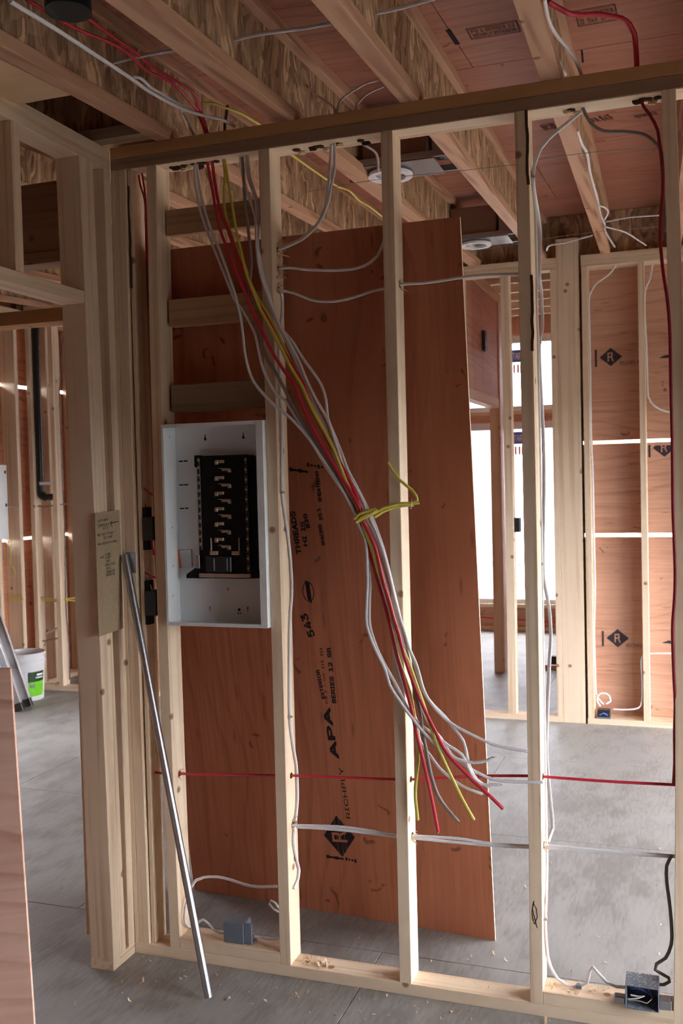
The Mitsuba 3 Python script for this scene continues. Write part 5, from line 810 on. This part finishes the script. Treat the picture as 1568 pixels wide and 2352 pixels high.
bx = thing('outlet_box', 'small dark outlet box on the outer stud below the white board', 'electrical box')
part(bx, 'body', box(-3.353, -3.30, 3.30, 3.36, 1.055, 1.15, .003), 'm_teal_black'); part(bx, 'wire', tube([(-3.30, 3.31, 1.075), (-3.295, 3.30, 1.11), (-3.297, 3.32, 1.13)], .003, .003), W_)

def lathe(prof, n=40):
    return trimesh.creation.revolve(np.array(prof), sections=n)
bk = thing('bucket', 'white plastic bucket with green label behind the ladder in the left room', 'bucket')
bc = np.array((-3.09, 3.30, 0)); BR, BH = .150, .36
m = lathe([(0, .004), (.125, 0.0), (.130, .004), (.146, BH - .02), (.154, BH - .018), (.155, BH), (.150, BH + .001), (.143, BH - .03), (.126, .012), (0, .012)]); m.apply_translation(bc); part(bk, 'pail', m, 'm_bucket', smooth=40)
m = lathe([(.1415, .262), (.150, .262), (.150, .274), (.1415, .274)]); m.apply_translation(bc); part(bk, 'rib', m, 'm_bucket', smooth=40)
m = lathe([(.1435, .292), (.153, .292), (.153, .304), (.1435, .304)]); m.apply_translation(bc); part(bk, 'rib', m, 'm_bucket', smooth=40)
def patch(a0, a1, z0, z1, out):
    t = np.linspace(a0, a1, 16); rr = lambda z: .130 + (.146 - .130) * (z - .004) / (BH - .024) + out
    lo = [(bc[0] + rr(z0) * math.cos(a), bc[1] + rr(z0) * math.sin(a), z0) for a in t]; hi = [(bc[0] + rr(z1) * math.cos(a), bc[1] + rr(z1) * math.sin(a), z1) for a in t]; return edge(lo, hi)
aC = math.atan2(CAM[1] - bc[1], CAM[0] - bc[0])
part(bk, 'label', patch(aC + .12, aC + 1.15, .035, .145, .0012), 'm_green', 'bright green label')
part(bk, 'label_top', patch(aC + .12, aC + 1.15, .145, .222, .0014), 'm_dark_green', 'dark green band')
part(bk, 'label_print', patch(aC + .55, aC + 1.05, .170, .180, .0020), 'm_white', 'pale printed line'); part(bk, 'label_print', patch(aC + .6, aC + 1.05, .19, .203, .0020), 'm_white', 'pale printed line')
part(bk, 'label_print', patch(aC + .2, aC + .5, .105, .125, .0020), 'm_pvc_box', 'grey printed mark')

la = thing('ladder', 'aluminium stepladder standing at the left edge in front of the bucket', 'ladder')
F0, F1 = np.array((-2.90, 3.07, 0.0)), np.array((-2.868, 2.93, 0.0))
up_l = np.array((-.335, -.02, 0.94)); up_l /= np.linalg.norm(up_l)
for nm, f in (('rail', F0), ('rail', F1)):
    ax = np.array((F1 - F0)) / np.linalg.norm(F1 - F0); wv = np.cross(up_l, ax); wv /= np.linalg.norm(wv)
    rl = part(la, nm, sweep([f + up_l * .05, f + up_l * 1.7], wv, ax, .034, .0012, .0003), 'm_web')
    for sg in (1, -1): part(rl, 'flange', sweep([f + up_l * .05 + wv * .034 * sg, f + up_l * 1.7 + wv * .034 * sg], wv, ax, .0022, .014, .0003), 'm_aluminium', 'bright folded edge')
    part(la, 'foot', sweep([f, f + up_l * .06], wv, ax, .040, .018, .004), 'm_abs', 'black rubber foot')
part(la, 'step', box(-3.55, -3.00, 2.90, 2.99, .315, .345, .003), 'm_aluminium')
part(la, 'brace', bar((-3.02, 2.93, .33), (-2.96, 2.93, .25), .02, .012), 'm_aluminium')


# ================================================================== recessed light cans
def can(key, c, yaw, label, hs):
    k = thing('recessed_light', label, 'light fixture')
    R = trimesh.transformations.rotation_matrix(yaw, (0, 0, 1)); R[:3, 3] = c
    def put(n, m, mm, lab=None, smooth=False): m = m.copy(); m.apply_transform(R); part(k, n, m, mm, lab, smooth)
    put('housing', box(-.13 + hs, .13 + hs, -.08, .08, .045, .20, .004), 'm_housing', 'dull metal housing')
    put('ring', trimesh.creation.annulus(.062, .088, .012), 'm_white', 'white trim ring', 40)
    put('reflector', lathe([(.06, .006), (.055, .03), (.04, .05), (0, .052)]), 'm_galvanised', 'shiny reflector', 40)
    put('pan', box(-.14, .20, -.10, .10, .014, .018, .001), 'm_steel')
    for y in (-.095, .095): put('hanger_bar', box(-.20, .26, y - .006, y + .006, .02, .045, .001), 'm_steel', 'thin hanger bar')
    put('junction_cover', box(.14 + hs, .20 + hs, -.05, .05, .05, .16, .003), 'm_steel')
bsdf('m_housing', (0.24, 0.14, 0.10), 0.45, 0.5, 0.3)  # even brown metal tone of the can housings
can('near', (.588, .88, ceil_z(.88, .004)), 0.0, 'recessed ceiling light can seen past the third stud', 0.04)
can('far', (.555, 2.74, ceil_z(2.74, .004)), 0.0, 'recessed ceiling light can above the right end of the leaning sheet', 0.0)
single('duct_can', cat([cyl((.30, -.86, ceil_z(-.86, .06)), (.30, -.86, ceil_z(-.86, .25)), .055, 32)]), 'm_teal_black', 'black round can between the joists at the upper left', 'can', smooth=40)

# ================================================================== far small things
b = thing('outlet_box', 'small blue black outlet box on the far bottom plate with a cable ring', 'electrical box')
part(b, 'body', box(1.125, 1.205, 3.54, 3.60, .0385, .093, .003), 'm_teal_black'); part(b, 'rim', box(1.120, 1.210, 3.528, 3.539, .0385, .05, .001), 'm_steel'); part(b, 'wire', tube([(1.14, 3.537, .06), (1.165, 3.533, .075), (1.19, 3.537, .062)], .004, .004), 'm_blue', 'blue wire inside')
single('outlet_box', box(.228, .285, 4.38, 4.46, 2.55, 2.70, .004), 'm_device_box', 'black device box high on the boarded bay wall', 'electrical box')
single('outlet_box', box(.606, .650, 3.55, 3.61, 1.24, 1.335, .003), 'm_teal_black', 'small dark box on the right face of the partition stud', 'electrical box')
single('outlet_box', box(.62, .72, 5.18, 5.238, .055, .125, .003), 'm_device_box', 'dark box low beside the floor plate of the window bay', 'electrical box')

# ================================================================== wood chips and shavings
rng = np.random.RandomState(5)
def chip(p, s, seed):
    r = np.random.RandomState(seed); n = 6; t = np.linspace(0, 1, n); curl = r.uniform(.6, 2.4); L = s * r.uniform(.8, 1.6); w = s * r.uniform(.25, .5)
    x = np.sin(curl * t) / curl * L; z = (1 - np.cos(curl * t)) / curl * L; V = []
    for k in range(n): V += [(x[k], -w / 2, z[k]), (x[k], w / 2, z[k])]
    V = np.array(V); th = s * .10; V2 = V + [0, 0, th]; F = []
    for k in range(n - 1):
        a = 2 * k; F += [(a, a + 1, a + 3), (a, a + 3, a + 2)]; b = a + 2 * n; F += [(b, b + 3, b + 1), (b, b + 2, b + 3)]
    for q in ((0, 1), (2 * n - 2, 2 * n - 1)): F += [(q[0], q[1], q[1] + 2 * n), (q[0], q[1] + 2 * n, q[0] + 2 * n)]
    for k in range(n - 1):
        for o in (0, 1): a = 2 * k + o; F += [(a, a + 2, a + 2 + 2 * n), (a, a + 2 + 2 * n, a + 2 * n)]
    m = trimesh.Trimesh(np.vstack([V, V2]), F, process=False); a = r.rand() * 6.28
    m.apply_transform(trimesh.transformations.rotation_matrix(a, (0, 0, 1))); m.apply_translation(p); return m
ms = []
for k in range(150):
    x = rng.uniform(-.2, 1.65); y = -abs(rng.normal(0, .16)) - .012
    ms.append(chip((x, y, .0006), rng.uniform(.004, .010), k))
for k in range(110): ms.append(chip((rng.uniform(.5, 1.8), rng.uniform(.10, 1.4), .0006), rng.uniform(.004, .010), 500 + k))
for k in range(40): ms.append(chip((rng.uniform(-1.2, -.1), rng.uniform(-.4, 1.6), .0006), rng.uniform(.004, .010), 800 + k))
single('wood_shavings', cat(ms), 'm_shaving', 'scattered small pale wood shavings over the floor on both sides of the stud wall', 'wood shavings', kind='stuff')
ms = []
for k in range(60): ms.append(chip((rng.uniform(SP * 3 + .05, SP * 3 + .22), rng.uniform(.012, .075), .0772), rng.uniform(.004, .008), 900 + k))
for k in range(14): ms.append(chip((rng.uniform(SP + .06, SP + .09), rng.uniform(.02, .07), .0385), rng.uniform(.010, .018), 1000 + k)); ms.append(chip((rng.uniform(SP + .12, SP + .155), rng.uniform(.01, .06), .0385), rng.uniform(.010, .018), 1100 + k))
for k in range(20): ms.append(chip((rng.uniform(SP + .05, SP * 3), rng.uniform(.012, .075), .0385), rng.uniform(.003, .006), 1200 + k))
single('sawdust', cat(ms), 'm_shaving', 'little heaps of sawdust and shavings lying on the bottom plates', 'sawdust', kind='stuff')
for k, (x, y, s, lab) in enumerate(((-.005, -.17, .014, 'on the floor left of the conduit'), (.30, -.185, .016, 'on the floor right beside the conduit foot'), (.02, -.285, .016, 'on the floor at the lower left by the conduit'), (1.05, .33, .014, 'on the bright floor right of the leaning sheet'), (1.10, .30, .012, 'on the bright floor nearest the fourth stud'), (.99, -.05, .018, 'against the plate between third and fourth stud'), (1.27, -.045, .018, 'against the plate below the fourth stud'), (.66, -.17, .012, 'alone on the floor before the third bay'), (1.55, 1.45, .02, 'far out on the bright floor at the right'))):
    single('wood_chip', chip((x, y, .0006), s, 2000 + k), 'm_shaving', 'larger pale wood chip ' + lab, 'wood chip', 'larger wood chips')

# ================================================================== outdoors
single('ground', pbox(-30, 30, -30, 40, -.5, -.3), 'm_ground', 'dark ground outside the building', 'ground', kind='structure')  # tone kept dark to limit bounce light onto the ceiling
nh = thing('sky_block_house', 'pale boarded house added outside the bay window to dim its daylight', 'house')  # house added to block part of the sky and dim the bay
for k in range(20): part(nh, 'siding_board', box(-9, 9, 14.0, 14.03, -.3 + .3 * k, -.3 + .3 * k + .292, .002), 'm_outer')
part(nh, 'wall', pbox(-9, 9, 14.031, 18, -.3, 5.69), 'm_outer'); part(nh, 'roof', bar((-9.4, 16, 6.0), (9.4, 16, 6.0), 5.2, .5), 'm_pvc_box')
single('fence', cat([pbox(-6, 4, 12.0, 12.05, -.3, 1.25)] + [pbox(-6 + .9 * k, -5.92 + .9 * k, 11.95, 12.0, -.3, 1.35) for k in range(11)]), 'm_outer', 'pale garden fence outside the bay window', 'fence')
def shrub(c, r, n, seed, m, label):
    q = np.random.RandomState(seed); ms = []
    for k in range(n):
        d = q.normal(size=3); d /= np.linalg.norm(d); p = np.array(c) + d * r * q.uniform(.5, 1) * [1, .6, 1]; a = q.normal(size=3); a /= np.linalg.norm(a); b_ = np.cross(a, d); b_ /= np.linalg.norm(b_) + 1e-9
        L = q.uniform(.05, .11); V = np.array([p, p + a * L * .5 + b_ * L * .22, p + a * L, p + a * L * .5 - b_ * L * .22]); ms.append(trimesh.Trimesh(V, [(0, 1, 2), (0, 2, 3)], process=False))
    s = thing('shrub', label, 'shrub'); part(s, 'foliage', cat(ms), m, kind='stuff'); part(s, 'stem', cyl((c[0], c[1], -.3), c, .02, 8, .008), 'm_splinter')
shrub((-.55, 9.6, .45), .55, 260, 1, 'm_leaf_blue', 'low bluish shrub outside the bay window at its left')
shrub((.75, 10.2, .9), .5, 200, 2, 'm_leaf', 'thin green shrub outside the bay window at its right')
